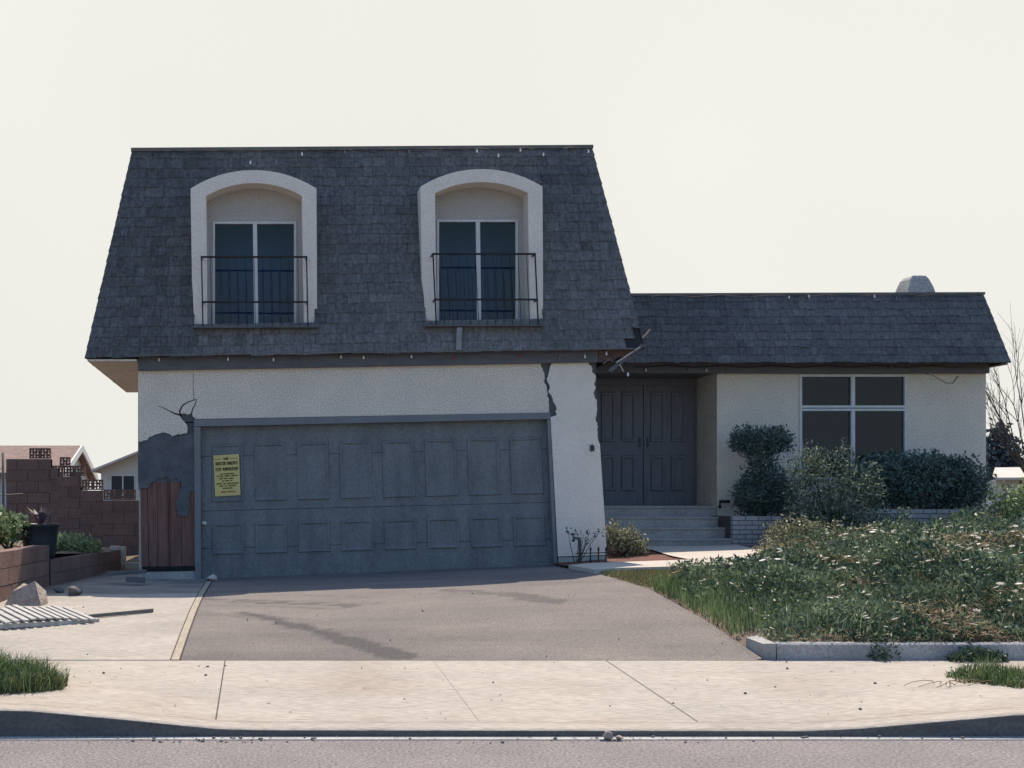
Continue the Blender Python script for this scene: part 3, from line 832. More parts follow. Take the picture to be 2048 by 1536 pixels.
# --- right wing: wall, roof, window, entry
DR_ = 20.2
def grid_wall(mb, xs, zs, hole, D, thick):
    for i in range(len(xs) - 1):
        for j in range(len(zs) - 1):
            if (i, j) in hole: continue
            mb.quad((xs[i], D, zs[j]), (xs[i + 1], D, zs[j]), (xs[i + 1], D, zs[j + 1]), (xs[i], D, zs[j + 1]))
    for i, j in hole:
        x0, x1, z0, z1 = xs[i], xs[i + 1], zs[j], zs[j + 1]
        mb.quad((x0, D, z0), (x0, D + thick, z0), (x0, D + thick, z1), (x0, D, z1)); mb.quad((x1, D, z0), (x1, D, z1), (x1, D + thick, z1), (x1, D + thick, z0))
        mb.quad((x0, D, z1), (x0, D + thick, z1), (x1, D + thick, z1), (x1, D, z1)); mb.quad((x0, D, z0), (x1, D, z0), (x1, D + thick, z0), (x0, D + thick, z0))
RX0, RX1 = X(1434, DR_), X(1972, DR_)
WX0, WX1, WZ0, WZ1 = X(1598, DR_), X(1814, DR_), Z(960, DR_), Z(748, DR_)
ZT = Z(742, DR_); ZBASE = .6
m = MB()
grid_wall(m, [RX0, WX0, WX1, RX1], [ZBASE, WZ0, WZ1, ZT], {(1, 1)}, DR_, .12)
m.quad((RX0, DR_, ZBASE), (RX0, 21.15, ZBASE), (RX0, 21.15, ZT), (RX0, DR_, ZT))          # entry reveal
m.quad((RX1, DR_, ZBASE), (RX1, DR_, ZT), (RX1, 28, ZT), (RX1, 28, ZBASE))
m.quad((RX1, 28, ZBASE), (RX1, 28, ZT), (5, 28, ZT), (5, 28, ZBASE))
m.build('wing_wall', M['stucco'], house)
m = MB()
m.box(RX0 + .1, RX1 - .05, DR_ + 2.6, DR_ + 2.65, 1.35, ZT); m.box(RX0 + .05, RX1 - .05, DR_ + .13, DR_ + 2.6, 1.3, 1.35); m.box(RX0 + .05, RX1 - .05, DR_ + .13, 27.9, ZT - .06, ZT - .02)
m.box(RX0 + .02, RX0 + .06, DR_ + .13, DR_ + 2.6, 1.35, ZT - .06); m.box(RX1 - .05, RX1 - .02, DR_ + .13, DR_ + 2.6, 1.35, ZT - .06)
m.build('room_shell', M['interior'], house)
# picture window
pw = MB(); yv0, yv1 = DR_ - .015, DR_ + .06; t = .045
xm = X(1705.5, DR_); zt0, zt1 = Z(822, DR_), Z(811, DR_)
pw.box(WX0 + .002, WX0 + t, yv0, yv1, WZ0, WZ1 - .002); pw.box(WX1 - t, WX1 - .002, yv0, yv1, WZ0, WZ1 - .002)
pw.box(WX0 + t + .001, WX1 - t - .001, yv0, yv1, WZ1 - t, WZ1 - .003); pw.box(WX0 + t + .001, WX1 - t - .001, yv0, yv1, WZ0 + .002, WZ0 + t)
pw.box(xm - .03, xm + .03, yv0 - .003, yv1, WZ0 + t + .001, zt0 - .001); pw.box(xm - .03, xm + .03, yv0 - .003, yv1, zt1 + .001, WZ1 - t - .001)
pw.box(WX0 + t + .001, WX1 - t - .001, yv0 - .003, yv1, zt0, zt1)
pw = pw.build('picture_window', M['white_paint'], house)
m = MB(); m.box(WX0 + .05, WX1 - .05, yv0 - .0045, yv0 - .0035, (zt0 + zt1) / 2 - .008, (zt0 + zt1) / 2 + .008); m.build('frame_groove', M['trim_paint'], pw)
for a, b in ((WX0 + t, xm - .03), (xm + .03, WX1 - t)):
    for c0, c1 in ((WZ0 + t, zt0), (zt1, WZ1 - t)):
        m = MB(); m.quad((a, DR_ + .03, c0), (b, DR_ + .03, c0), (b, DR_ + .03, c1), (a, DR_ + .03, c1)); m.build('pane', M['glass'], pw)
m = MB()
for i in range(7):                                                # curtain pulled aside at the left
    x0 = WX0 + .03 + i * .035
    m.hexa([(x0, DR_ + .16 + .02 * (i % 2), WZ0), (x0 + .038, DR_ + .16 + .02 * ((i + 1) % 2), WZ0), (WX0 + .05 + i * .006, DR_ + .16, zt0 - .25), (WX0 + .045 + i * .006, DR_ + .16, zt0 - .25)],
           [(x0, DR_ + .17 + .02 * (i % 2), WZ0), (x0 + .038, DR_ + .17 + .02 * ((i + 1) % 2), WZ0), (WX0 + .05 + i * .006, DR_ + .17, zt0 - .25), (WX0 + .045 + i * .006, DR_ + .17, zt0 - .25)])
m.build('curtain', M['curtain'], pw)
# lower mansard
LD0, LD1 = 19.75, 20.3
LBL, LBR, LTR, LTL = (4.75, LD0, Z(725, LD0)), P(2022, 725, LD0), P(1966, 587, LD1), (4.95, LD1, Z(590, LD1))
def wear_low(c, rr): return (vnoise(c.x, c.z, 1.1, 6) - .5) * .3 + .03
low = MB()
shingles(low, LBL, LBR, LTR, LTL, wear=wear_low, seed=9, exposure=.14)
shingles(low, LBR, (LBR[0], 28.4, LBR[2]), (LTR[0], 27.8, LTR[2]), LTR, seed=10, wmin=.15, wmax=.3)
low.quad((LBR[0], 28.4, LBR[2]), (4.75, 28.4, LBR[2]), (4.95, 27.8, LTR[2]), (LTR[0], 27.8, LTR[2]), mi=1)
low.quad((4.95, LD1, LTL[2] - .03), (LTR[0], LD1, LTR[2] - .03), (LTR[0], 27.8, LTR[2] - .03), (4.95, 27.8, LTL[2] - .03), mi=1)
low = low.build('low_mansard_roof', [M['shingle'], M['sheet']], house)
m = MB(); tl, tr = Vector(LTL), Vector(LTR)
m.hexa([tl + Vector((0, -.03, -.02)), tr + Vector((.02, -.03, -.02)), tr + Vector((.02, -.03, .02)), tl + Vector((0, -.03, .02))],
       [tl + Vector((0, .06, -.02)), tr + Vector((.02, .06, -.02)), tr + Vector((.02, .06, .02)), tl + Vector((0, .06, .02))])
m.build('roof_edge', M['metal_edge'], low)
m = MB()
m.box(4.9, RX1 + .0, DR_ - .10, DR_ - .003, Z(746, DR_ - .1), Z(722, DR_ - .1))
m.build('wing_fascia', M['band'], house)
m = MB()
m.box(RX1 + .001, LBR[0] - .03, LD0 + .03, 28.3, LBR[2] - .03, LBR[2] - .01)
m.build('wing_soffit', M['band'], house)
m = MB(); m.box(4.9, RX0, DR_ + .001, 21.1, ZT - .03, ZT - .001)
m.build('entry_ceiling', M['band'], house)
# chimney
ch = MB(); DC = 23.0
def ring_c(u0, u1, v, yd): return [(X(u0, DC), DC + .26 - yd, Z(v, DC)), (X(u1, DC), DC + .26 - yd, Z(v, DC)), (X(u1, DC), DC + .26 + yd, Z(v, DC)), (X(u0, DC), DC + .26 + yd, Z(v, DC))]
rs = [ring_c(1815, 1872, 640, .26), ring_c(1815, 1872, 587, .26), ring_c(1819, 1868, 573, .24), ring_c(1825, 1861, 556, .20), ring_c(1830, 1857, 550, .17), ring_c(1834, 1854, 548, .14)]
nr = len(rs)
ch.add(sum(rs, []), [(a * 4 + i, a * 4 + (i + 1) % 4, a * 4 + 4 + (i + 1) % 4, a * 4 + 4 + i) for a in range(nr - 1) for i in range(4)] + [tuple(range(nr * 4 - 4, nr * 4))])
ch.build('chimney', M['chimney'], low)
# entry: back wall, double doors
DE = 21.1
m = MB()
m.box(4.9, RX0, DE + .06, DE + .16, ZBASE, ZT); m.build('entry_wall', M['door_wood'], house)
xh, zl0, zh0 = X(1287, DE), 1.41, Z(772, DE)
for k, (a, b) in enumerate(((X(1189, DE), xh - .006), (xh + .006, X(1386, DE)))):
    d = MB(); d.box(a, b, DE, DE + .045, zl0, zh0)
    d = d.build('entry_door', M['door_wood'], house)
    wd = b - a
    for c in range(2):
        for z0, z1 in ((.12, .42), (.53, .95)):
            x0, x1 = a + wd * (.13 + .42 * c), a + wd * (.13 + .42 * c + .30)
            za, zb3 = lerp(zl0, zh0, z0), lerp(zl0, zh0, z1)
            m = MB()
            def rg(i, y): return [(x0 + i, y, za + i), (x1 - i, y, za + i), (x1 - i, y, zb3 - i), (x0 + i, y, zb3 - i)]
            rsx = rg(0, DE - .002) + rg(.012, DE - .03) + rg(.045, DE - .03) + rg(.06, DE - .006)
            m.add(rsx, [(q * 4 + i, q * 4 + (i + 1) % 4, q * 4 + 4 + (i + 1) % 4, q * 4 + 4 + i) for q in range(3) for i in range(4)] + [(12, 13, 14, 15)])
            m.build('door_panel', M['door_wood'], d)
    m = MB(); hx = (b - .06) if k == 0 else (a + .06); hz = Z(885, DE)
    m.box(hx - .02, hx + .02, DE - .014, DE - .001, hz - .09, hz + .09); m.tube([(hx, DE - .02, hz + .06), (hx, DE - .06, hz + .04), (hx, DE - .06, hz - .03), (hx, DE - .02, hz - .06)], .009)
    m.build('door_handle', M['band'], d)
m = MB(); m.box(X(1180, DE), X(1394, DE), DE - .02, DE + .05, zh0 + .004, ZT - .032); m.build('door_header', M['door_wood'], house)
m = MB(); m.box(X(1180, DE), RX0 - .02, DE - .25, DE + .05, 1.385, 1.408); m.build('door_sill', M['concrete_old'], house)
# house number
fc = bpy.data.curves.new('house_number', 'FONT'); fc.body = '8'; fc.size = .12; fc.extrude = .006; fc.offset = .004
tmp = bpy.data.objects.new('tmp_number', fc); COL.objects.link(tmp)
bpy.context.view_layer.update()
me = bpy.data.meshes.new_from_object(tmp.evaluated_get(bpy.context.evaluated_depsgraph_get()))
bpy.data.objects.remove(tmp)
hn = bpy.data.objects.new('house_number', me); COL.objects.link(hn)
me.materials.clear(); me.materials.append(M['iron'])
hn.parent = house; hn.rotation_euler = (R(90), 0, 0)
p = P(1180, 902, DW - .03); hn.location = Vector((p[0], p[1], p[2])) - house.location

# entry steps
st = MB(); SX0, SX1 = X(1205, 19.6), X(1433, 20.15)
for i in range(4):
    y0 = 20.15 - .3 * i; z1 = 1.40 - .165 * i
    st.box(SX0, SX1 + .03 * i, y0, y0 + (.301 + (.95 if i == 0 else 0)), .5, z1 - .03)
    st.box(SX0 - .01, SX1 + .03 * i + .01, y0 - .025, y0 + (.2999 + (.7 if i == 0 else 0)), z1 - .0295, z1)
st.own_origin = ((SX0 + SX1) / 2, 19.6, .7)
tag(st.build('entry_steps', M['concrete_old']), 'four grey concrete steps rising to the double front door', 'steps')

# ------------------------------------------------------------ things around the house
def bricks(mb, x0, x1, y, z0, z1, bl=.2, bh=.075, gap=.012, depth=.1, seed=0, cap=True):
    rr = random.Random(seed); rows = max(1, int(round((z1 - z0) / bh))); bh = (z1 - z0) / rows
    for r in range(rows):
        x = x0 - (bl / 2 if r % 2 else 0)
        while x < x1:
            a, b = max(x, x0), min(x + bl - gap, x1)
            if b - a > .02:
                j = rr.uniform(0, .006)
                mb.box(a, b, y - j, y + depth, z0 + r * bh, z0 + (r + 1) * bh - gap, r=rr.random())
            x += bl
DP = 19.2
pl = thing('brick_planter', 'low white-painted brick planter wall below the picture window', 'planter', (9.5, DP, .85))
m = MB(); bricks(m, X(1466, DP), X(1690, DP), DP, .62, Z(1031, DP), seed=1); m.build('brick_course', M['brick_white'], pl)
m = MB(); bricks(m, X(1691, DP), X(2120, DP), DP, .7, Z(1017, DP), seed=2); m.build('brick_course', M['brick_white'], pl)
m = MB(); m.box(X(1466, DP) + .005, X(2120, DP), DP + .006, DP + .12, .55, Z(1031, DP) - .014)
m.box(X(1691, DP) + .005, X(2120, DP), DP + .0065, DP + .12, Z(1031, DP) - .0135, Z(1017, DP) - .014)
m.box(X(1466, DP) + .005, X(1466, DP) + .1, DP + .121, 20.15, .55, Z(1033, DP))
m.build('mortar_core', M['mortar'], pl)
m = MB(); m.box(X(1466, DP) + .11, X(2120, DP), DP + .121, DR_ - .005, .6, 1.17); m.build('planter_soil', M['soil'], pl)

# low concrete kerb along the back of the sidewalk, with its return beside the driveway
kb = MB(); prev = 4.235
for i, x1 in enumerate((7.32, 10.4, 13.5)):
    n = 12; y0, y1 = K1 + .03, K1 + .17
    z0, z1 = .12, .325 + .003 * i
    kb.hexa([(prev, y0, z0), (x1 - .008, y0, z0), (x1 - .008, y0 + .01, z1 - .012), (prev, y0 + .01, z1 - .012)],
            [(prev, y1, z0), (x1 - .008, y1, z0), (x1 - .008, y1, z1 - .012), (prev, y1, z1 - .012)])
    kb.quad((prev, y0 + .01, z1 - .012), (x1 - .008, y0 + .01, z1 - .012), (x1 - .008, y0 + .022, z1), (prev, y0 + .022, z1))
    kb.quad((prev, y0 + .022, z1), (x1 - .008, y0 + .022, z1), (x1 - .008, y1, z1), (prev, y1, z1))
    kb.quad((prev, y0 + .01, z1 - .012), (prev, y0 + .022, z1), (prev, y1, z1), (prev, y1, z1 - .012))
    prev = x1
kb.own_origin = (8, K1 + .1, .2)
tag(kb.build('garden_kerb', M['kerb_pale']), 'low grey concrete kerb holding the daisy bank behind the sidewalk', 'kerb')
kb = MB(); kb.hexa([(4.135, K1 + .075, .12), (4.225, K1 + .035, .12), (4.225, K1 + .035, .325), (4.135, K1 + .075, .318)], [(4.12, 10.60, .2), (4.23, 10.62, .2), (4.23, 10.62, .352), (4.12, 10.60, .335)])
kb.own_origin = (4.15, 10.4, .2)
tag(kb.build('kerb_stub', M['kerb_pale']), 'short broken-off end piece of concrete kerb beside the driveway corner', 'kerb')

# poster
po = MB(); DPp = DD - .028
po.panel([(427, 911), (478, 908), (481, 990), (430, 993)][::-1], DPp, .003)
po.own_origin = P(455, 990, DPp)
po = tag(po.build('notice_poster', M['poster']), 'yellow printed notice taped to the garage door', 'notice')
q = [(427, 911), (478, 908), (481, 990), (430, 993)]
def pq(s, t):
    u = lerp(lerp(q[0][0], q[1][0], s), lerp(q[3][0], q[2][0], s), t); v = lerp(lerp(q[0][1], q[1][1], s), lerp(q[3][1], q[2][1], s), t)
    return u, v
ink, inkr = MB(), MB()
rr = random.Random(5)
def pmark(mb, s0, s1, t0, t1): mb.panel([pq(s0, t0), pq(s1, t0), pq(s1, t1), pq(s0, t1)][::-1], DPp - .002, .0015)
def word(mb, s0, s1, t0, t1, bold=.5):
    s = s0; lw = (t1 - t0) * .36
    while s < s1 - lw * .5:
        k = rr.random()
        pmark(mb, s, s + lw * bold * .5, t0, t1)
        if k < .7: pmark(mb, s + lw * bold * .5, s + lw * .8, t0, t0 + (t1 - t0) * .22)
        if k > .3: pmark(mb, s + lw * bold * .5, s + lw * .8, lerp(t0, t1, .78 if k > .6 else .42), lerp(t0, t1, 1.0 if k > .6 else .62))
        if rr.random() < .6: pmark(mb, s + lw * .8 - lw * bold * .4, s + lw * .8, t0 + (t1 - t0) * (.22 if k < .7 else 0), t1 - (t1 - t0) * .2)
        s += lw
word(ink, .38, .58, .065, .125, .7); pmark(ink, .05, .3, .09, .10); pmark(ink, .63, .93, .09, .10)
word(ink, .06, .46, .17, .25, .75); word(ink, .50, .94, .17, .25, .75)
word(ink, .06, .30, .31, .39, .75); word(ink, .34, .94, .31, .39, .75)
for t0, spans in ((.45, ((.22, .34), (.36, .78))), (.50, ((.1, .2), (.24, .36), (.40, .60), (.66, .92))), (.56, ((.2, .34), (.38, .52), (.56, .74))), (.62, ((.3, .36), (.4, .58), (.62, .7))),
                  (.685, ((.08, .3), (.34, .44), (.48, .66), (.70, .94))), (.74, ((.18, .34), (.40, .48), (.54, .84))), (.80, ((.32, .70),))):
    for a, b in spans: word(ink, a, b, t0, t0 + .03, .6)
for a, b in ((.24, .46), (.50, .80)): word(inkr, a, b, .885, .925, .6)
ink.build('print', M['ink'], po); inkr.build('red_print', M['ink_red'], po)

# strings of lights along roof edges
def lights(label, pts, cord_pts):
    t = thing('light_string', label, 'string lights', P(*cord_pts[0]), 'strings of small bulbs along the roof edges')
    m = MB(); m.tube([P(*c) for c in cord_pts], .005, n=4); m.build('cord', M['iron'], t)
    for u, v, D, k in pts:
        m = MB(); c = P(u, v, D)
        m.lathe((c[0], c[1], c[2]), [(.001, .028), (.008, .027), (.009, .015), (.013, .006), (.015, -.006), (.011, -.020), (.001, -.027)], n=8)
        m.build('bulb', M[k], t)
Dd = lambda v: lerp(D1, D0, (v - 295) / 415) - .05
lights('string of small white bulbs along the upper roof top', [(501, 325, Dd(325), 'bulb'), (553, 324, Dd(324), 'bulb_dim'), (604, 308, Dd(308), 'bulb'), (818, 304, Dd(304), 'bulb_dim'), (690, 304, Dd(304), 'bulb_dim'), (954, 302, Dd(302), 'bulb'), (997, 311, Dd(311), 'bulb'),
        (1041, 300, Dd(300), 'bulb'), (1087, 309, Dd(309), 'bulb'), (1177, 303, Dd(303), 'bulb')],
       [(u, 305 - .008 * (u - 300) + 4 * math.sin(u * .07), Dd(303)) for u in range(300, 1180, 30)])
lights('string of small bulbs along the fascia above the garage door', [(u, v, 17.40, k) for u, v, k in ((318, 719, 'bulb'), (363, 720, 'bulb_dim'), (456, 718, 'bulb'), (505, 719, 'bulb_dim'), (547, 719, 'bulb'), (592, 720, 'bulb_dim'), (682, 714, 'bulb'), (727, 715, 'bulb'), (776, 715, 'bulb_dim'),
        (823, 713, 'bulb'), (908, 715, 'bulb_red'), (1040, 712, 'bulb_red'), (1119, 716, 'bulb_dim'))] + [(1170, 713, 17.40, 'bulb'), (1213, 707, 17.36, 'bulb'), (1256, 749, 17.2, 'bulb')],
       [(u, 711 - (u - 290) * .0155 + 2 * math.sin(u * .05), 17.41) for u in range(290, 1200, 30)] + [(1213, 702, 17.38), (1240, 728, 17.22), (1256, 744, 17.2)])
DL = lambda v: lerp(LD1, LD0, (v - 588) / 137) - .05
lights('string of small bulbs along the low roof top over the picture window', [(1305, 595, DL(595), 'bulb_dim'), (1578, 595, DL(595), 'bulb'), (1618, 593, DL(593), 'bulb'), (1663, 598, DL(598), 'bulb_dim'), (1749, 593, DL(593), 'bulb'), (1793, 597, DL(597), 'bulb_dim')],
       [(u, 592 + 2 * math.sin(u * .06), DL(592)) for u in range(1290, 1960, 30)])
lights('string of small bulbs along the low fascia between entry and picture window', [(1292, 740, 20.08, 'bulb'), (1377, 738, 20.08, 'bulb_dim'), (1413, 740, 20.08, 'bulb'), (1455, 741, 20.08, 'bulb_dim'), (1741, 733, 20.08, 'bulb_dim'), (1782, 733, 20.08, 'bulb_dim')],
       [(u, 733 + 2 * math.sin(u * .06), 20.085) for u in range(1270, 1960, 30)])

# ------------------------------------------------------------ plants
def leaf(mb, c, size, rr, r, up=0.0, aspect=.5, mi=0):
    d = Vector((rr.gauss(0, 1), rr.gauss(0, 1), rr.gauss(0, 1) + up)).normalized()
    a = d.cross(Vector((rr.gauss(0, 1), rr.gauss(0, 1), rr.gauss(0, 1)))).normalized()
    c = Vector(c); t = d * size; s = a * size * aspect / 2
    mb.add([c, c + t * .5 + s, c + t, c + t * .5 - s], [(0, 1, 2, 3)], r=r, mi=mi)
def crown(mb, ells, n, size, seed, up=.3, shell=.55, aspect=.5, mean=.4, dev=.2, spk=.05):
    rr = random.Random(seed)
    vols = [e[3] * e[4] * e[5] for e in ells]
    for _ in range(n):
        cx, cy, cz, rx, ry, rz = rr.choices(ells, vols)[0]
        d = Vector((rr.gauss(0, 1), rr.gauss(0, 1), rr.gauss(0, 1))).normalized()
        lump = 1 + .16 * math.sin(d.x * 5 + cx * 7) * math.sin(d.z * 6 + cz * 9) + .12 * math.sin(d.y * 7 + d.x * 9)
        k = (shell + (1 - shell) * rr.random() ** .6) * lump
        p = (cx + d.x * rx * k, cy + d.y * ry * k, cz + d.z * rz * k)
        clump = vnoise(p[0] + p[1], p[2] * 1.3, 5, seed)
        r = max(0, min(1, rr.gauss(mean * .75, dev * .7) + (clump - .5) * .4))
        if rr.random() < spk: r = rr.uniform(.75, 1)
        leaf(mb, p, size * rr.uniform(.6, 1.3), rr, r, up=up, aspect=aspect)
def stems(mb, base, tops, r=.02, seed=0):
    rr = random.Random(seed); b = Vector(base)
    for t in tops:
        t = Vector(t); mid = b.lerp(t, .5) + Vector((rr.uniform(-.05, .05), rr.uniform(-.05, .05), rr.uniform(0, .05)))
        mb.tube([b + Vector((rr.uniform(-.03, .03), rr.uniform(-.03, .03), 0)), mid, t], r, r * .3, n=5)
def shrub(name, label, cat, base, ells, n, size, mat, seed, group=None, **k):
    t = thing(name, label, cat, base, group)
    m = MB(); crown(m, ells, n, size, seed, **k); m.build('foliage', mat, t)
    m = MB(); stems(m, base, [(e[0], e[1], e[2]) for e in ells], seed=seed); m.build('stem', M['bark'], t)
    return t
def E(u, v, D, ru, rv, rd): s = D / F; return (*P(u, v, D), ru * s, rd, rv * s)

Dt = 19.55
shrub('topiary_shrub', 'dark evergreen clipped into two stacked tiers left of the picture window', 'shrub', (X(1522, Dt), Dt, 1.15),
      [E(1522, 886, Dt, 62, 36, .36), E(1492, 880, Dt, 32, 28, .24), E(1552, 880, Dt, 32, 28, .24), E(1528, 980, Dt, 60, 54, .36), E(1502, 1000, Dt, 36, 36, .3), E(1555, 1000, Dt, 38, 38, .3), E(1524, 925, Dt, 28, 16, .2)],
      13000, .055, M['leaf_dark'], 11, up=.4, aspect=.45, shell=.3, mean=.3, spk=.02)
Dh = 19.55
shrub('round_hedge', 'broad rounded dark hedge beneath the right half of the picture window', 'hedge', (X(1850, Dh), Dh, 1.15),
      [E(1830, 965, Dh, 130, 60, .42), E(1760, 955, Dh, 80, 48, .35), E(1910, 965, Dh, 66, 56, .4), E(1850, 935, Dh, 70, 30, .3), E(1935, 985, Dh, 42, 38, .35)],
      16000, .065, M['leaf_dark'], 12, spk=.02, up=.5, aspect=.45, shell=.4, mean=.38)
Dr = 18.55
shrub('tall_loose_shrub', 'tall loose shrub with pale tips in front of the planter wall', 'shrub', (X(1670, Dr), Dr, .85),
      [E(1635, 985, Dr, 66, 72, .3), E(1705, 1005, Dr, 66, 70, .32), E(1605, 945, Dr, 36, 44, .22), E(1650, 1065, Dr, 80, 62, .4), E(1735, 1070, Dr, 70, 55, .35), E(1740, 965, Dr, 30, 48, .2), E(1690, 925, Dr, 24, 44, .2), E(1625, 920, Dr, 22, 42, .18), E(1655, 930, Dr, 20, 36, .18), E(1600, 1040, Dr, 44, 50, .3)],
      11000, .055, M['leaf_rose'], 13, spk=.09, up=.7, aspect=.4, shell=.2, mean=.34, dev=.28)
Db = 18.2
shrub('low_flowering_shrub', 'low light-tipped bush beside the walkway and left end of the planter', 'shrub', (X(1590, 17.6), 17.6, .75),
      [E(1560, 1080, 17.6, 36, 40, .3), E(1610, 1075, 17.6, 44, 48, .3), E(1670, 1090, 17.6, 50, 46, .3), E(1545, 1110, 16.9, 40, 32, .3), E(1600, 1120, 16.7, 50, 34, .3)],
      5200, .05, M['leaf_olive'], 14, up=.5, shell=.2, mean=.36, dev=.25, spk=.14)
shrub('pier_shrub', 'small speckled yellow-green bush between leaning pier and steps', 'shrub', (X(1252, 18.0), 18.0, .7),
      [E(1250, 1082, 18.0, 34, 32, .26), E(1228, 1070, 18.0, 16, 30, .2), E(1278, 1095, 18.0, 20, 22, .2)],
      2400, .045, M['leaf_olive'], 15, spk=.16, up=.4, shell=.2, mean=.45, dev=.32)
shrub('corner_shrub', 'bright ragged shrub by the right corner of the house', 'shrub', (X(2010, 18.4), 18.4, 1.0),
      [E(2005, 1000, 18.4, 30, 36, .3), E(2040, 1040, 18.2, 46, 62, .4), E(2080, 1000, 18.4, 50, 60, .4)],
      3600, .06, M['leaf_mid'], 16, spk=.1, up=.6, shell=.2, mean=.5, dev=.28)
shrub('edge_shrub', 'dark leafy shrub at the far right of the daisy bank', 'shrub', (X(2075, 15.6), 15.6, .85),
      [E(2050, 1110, 15.6, 60, 50, .4), E(2100, 1080, 15.6, 60, 70, .4), E(2035, 1190, 15.4, 40, 40, .3)],
      3200, .08, M['leaf_dark'], 17, up=.6, shell=.2, mean=.45, dev=.25)

def blades(mb, x, d, z, h, rr, r, lean=.4, w=.006, mi=0):
    a = rr.uniform(0, 6.28); b = rr.uniform(0, 6.28); l = rr.uniform(0, lean) * h
    s = (math.cos(b) * w / 2, math.sin(b) * w / 2)
    mx_, my_ = math.cos(a) * l, math.sin(a) * l
    p1 = (x + mx_ * .35, d + my_ * .35, z + h * .6)
    mb.add([(x - s[0], d - s[1], z), (x + s[0], d + s[1], z), (p1[0] + s[0] * .7, p1[1] + s[1] * .7, p1[2]), (p1[0] - s[0] * .7, p1[1] - s[1] * .7, p1[2]), (x + mx_, d + my_, z + h * (1 - .3 * l / h))],
           [(0, 1, 2, 3), (3, 2, 4)], r=r, mi=mi)
# daisy bank: ground cover that nobody could count
def cover(n, seed):
    rr = random.Random(seed); m = MB()
    for i in range(n):
        x = rr.uniform(4.22, 13.0); d = rr.uniform(10.32, 18.9) if rr.random() < .45 else rr.uniform(10.32, 15.5)
        edge = 4.25 + .1 * math.sin(d * 3)
        if d > 13.3: edge = lerp(4.25, 6.9, (d - 13.3) / 1.9) if d < 15.2 else (6.9 if d < 16.4 else 7.35)
        edge += .5 * (vnoise(x, d, 2.1, 8) - .4)
        if x < edge or (d > 18 and x < 7.6): continue
        if x < edge + .6 and rr.random() < .4: continue
        hump = vnoise(x, d, 1.4, 21)
        hgt = .08 + .30 * hump * min(1, (d - 10.2) / 1.2) + (.10 if x > 6.5 else 0)
        z0 = gz(x, d)
        tone = vnoise(x, d, 2.2, 33)
        dry = vnoise(x, d, 1.7, 55)
        r = max(0, min(1, rr.gauss(.22, .15) + (tone - .5) * .55))
        if rr.random() < .08: r = rr.uniform(.7, 1)
        if dry > .72 and rr.random() < .5:
            a = rr.uniform(0, 6.28); l = rr.uniform(.05, .14)
            p = Vector((x, d, z0 + hgt * rr.uniform(.5, 1.0)))
            q_ = p + Vector((math.cos(a) * l, math.sin(a) * l, rr.uniform(-.02, .06)))
            sd = Vector((-math.sin(a), math.cos(a), .3)) * .008
            m.add([p - sd, q_, p + sd], [(0, 1, 2)], mi=1)
        else:
            leaf(m, (x, d, z0 + hgt * (.25 + .75 * rr.random() ** .5)), rr.uniform(.03, .075), rr, r, up=.7, aspect=.36)
    # long grass blades and taller weeds among the leaves
    for _ in range(15000):
        x = rr.uniform(4.25, 12.8); d = rr.uniform(10.35, 17.8)
        if d > 13.2 and x < lerp(4.4, 7.1, min(1, (d - 13.2) / 2)): continue
        if vnoise(x, d, 1.6, 91) < .38 and x > 5.2: continue
        h = rr.uniform(.12, .34) * (1.25 if vnoise(x, d, 2.5, 17) > .6 else .85)
        blades(m, x, d, gz(x, d), h, rr, (rr.uniform(.7, 1) if rr.random() < .12 else max(0, min(1, rr.gauss(.3, .2)))), lean=.8, w=.007)
    for _ in range(46):
        x = rr.uniform(6.0, 12.3); d = rr.uniform(10.9, 18.0)
        if d > 15 and x < 8: continue
        z = gz(x, d); hh = rr.uniform(.3, .62); rad = rr.uniform(.10, .24)
        for _ in range(rr.randint(90, 240)):
            q_ = rr.random() ** .6; a = rr.uniform(0, 6.28)
            leaf(m, (x + math.cos(a) * rad * q_, d + math.sin(a) * rad * q_, z + hh * rr.random() ** .7), rr.uniform(.03, .085), rr, rr.uniform(.7, 1) if rr.random() < .1 else max(0, rr.gauss(.16, .14)), up=1.0, aspect=.4)
    # weeds hanging over and growing in front of the low kerb
    for x0, x1, d0, d1, z0, z1, n_ in ((4.98, 5.24, 10.19, 10.4, .20, .38, 420), (5.6, 6.05, 10.08, 10.22, .19, .30, 900), (5.02, 5.1, 10.1, 10.22, .19, .3, 70), (4.9, 5.9, 10.25, 10.5, .3, .42, 500)):
        for _ in range(n_):
            t = rr.random()
            leaf(m, (lerp(x0, x1, t), rr.uniform(d0, d1), lerp(z0, lerp(z0, z1, .35 + .65 * math.sin(3.14 * t)), rr.random())), rr.uniform(.02, .05), rr, max(0, rr.gauss(.08, .1)), up=.3, aspect=.4)
    # white daisies, held flat above the leaves
    k = 0
    while k < 560:
        x = rr.uniform(4.5, 12.0); d = rr.uniform(10.4, 16.6)
        if vnoise(x, d, 1.3, 77) + .22 * min(1, (x - 4.5) / 4) < .52 + rr.uniform(-.15, .15): continue
        if d > 13.0 and x < lerp(4.6, 7.0, min(1, (d - 13) / 2)): continue
        hump = vnoise(x, d, 1.4, 21)
        z = gz(x, d) + .11 + .30 * hump * min(1, (d - 10.2) / 1.2) + (.10 if x > 6.5 else 0) + rr.uniform(-.02, .03)
        R_ = rr.uniform(.020, .042); tx, ty = rr.uniform(-.35, .35), rr.uniform(-.45, .2)
        vs = [(x, d, z)]
        for j in range(14):
            t = 6.283 * j / 14; q_ = R_ * (1 if j % 2 else .62)
            dx, dy = q_ * math.cos(t), q_ * math.sin(t); vs.append((x + dx, d + dy, z + dx * tx + dy * ty + .004))
        m.add(vs, [(0, 1 + j, 1 + (j + 1) % 14) for j in range(14)], mi=2)
        k += 1
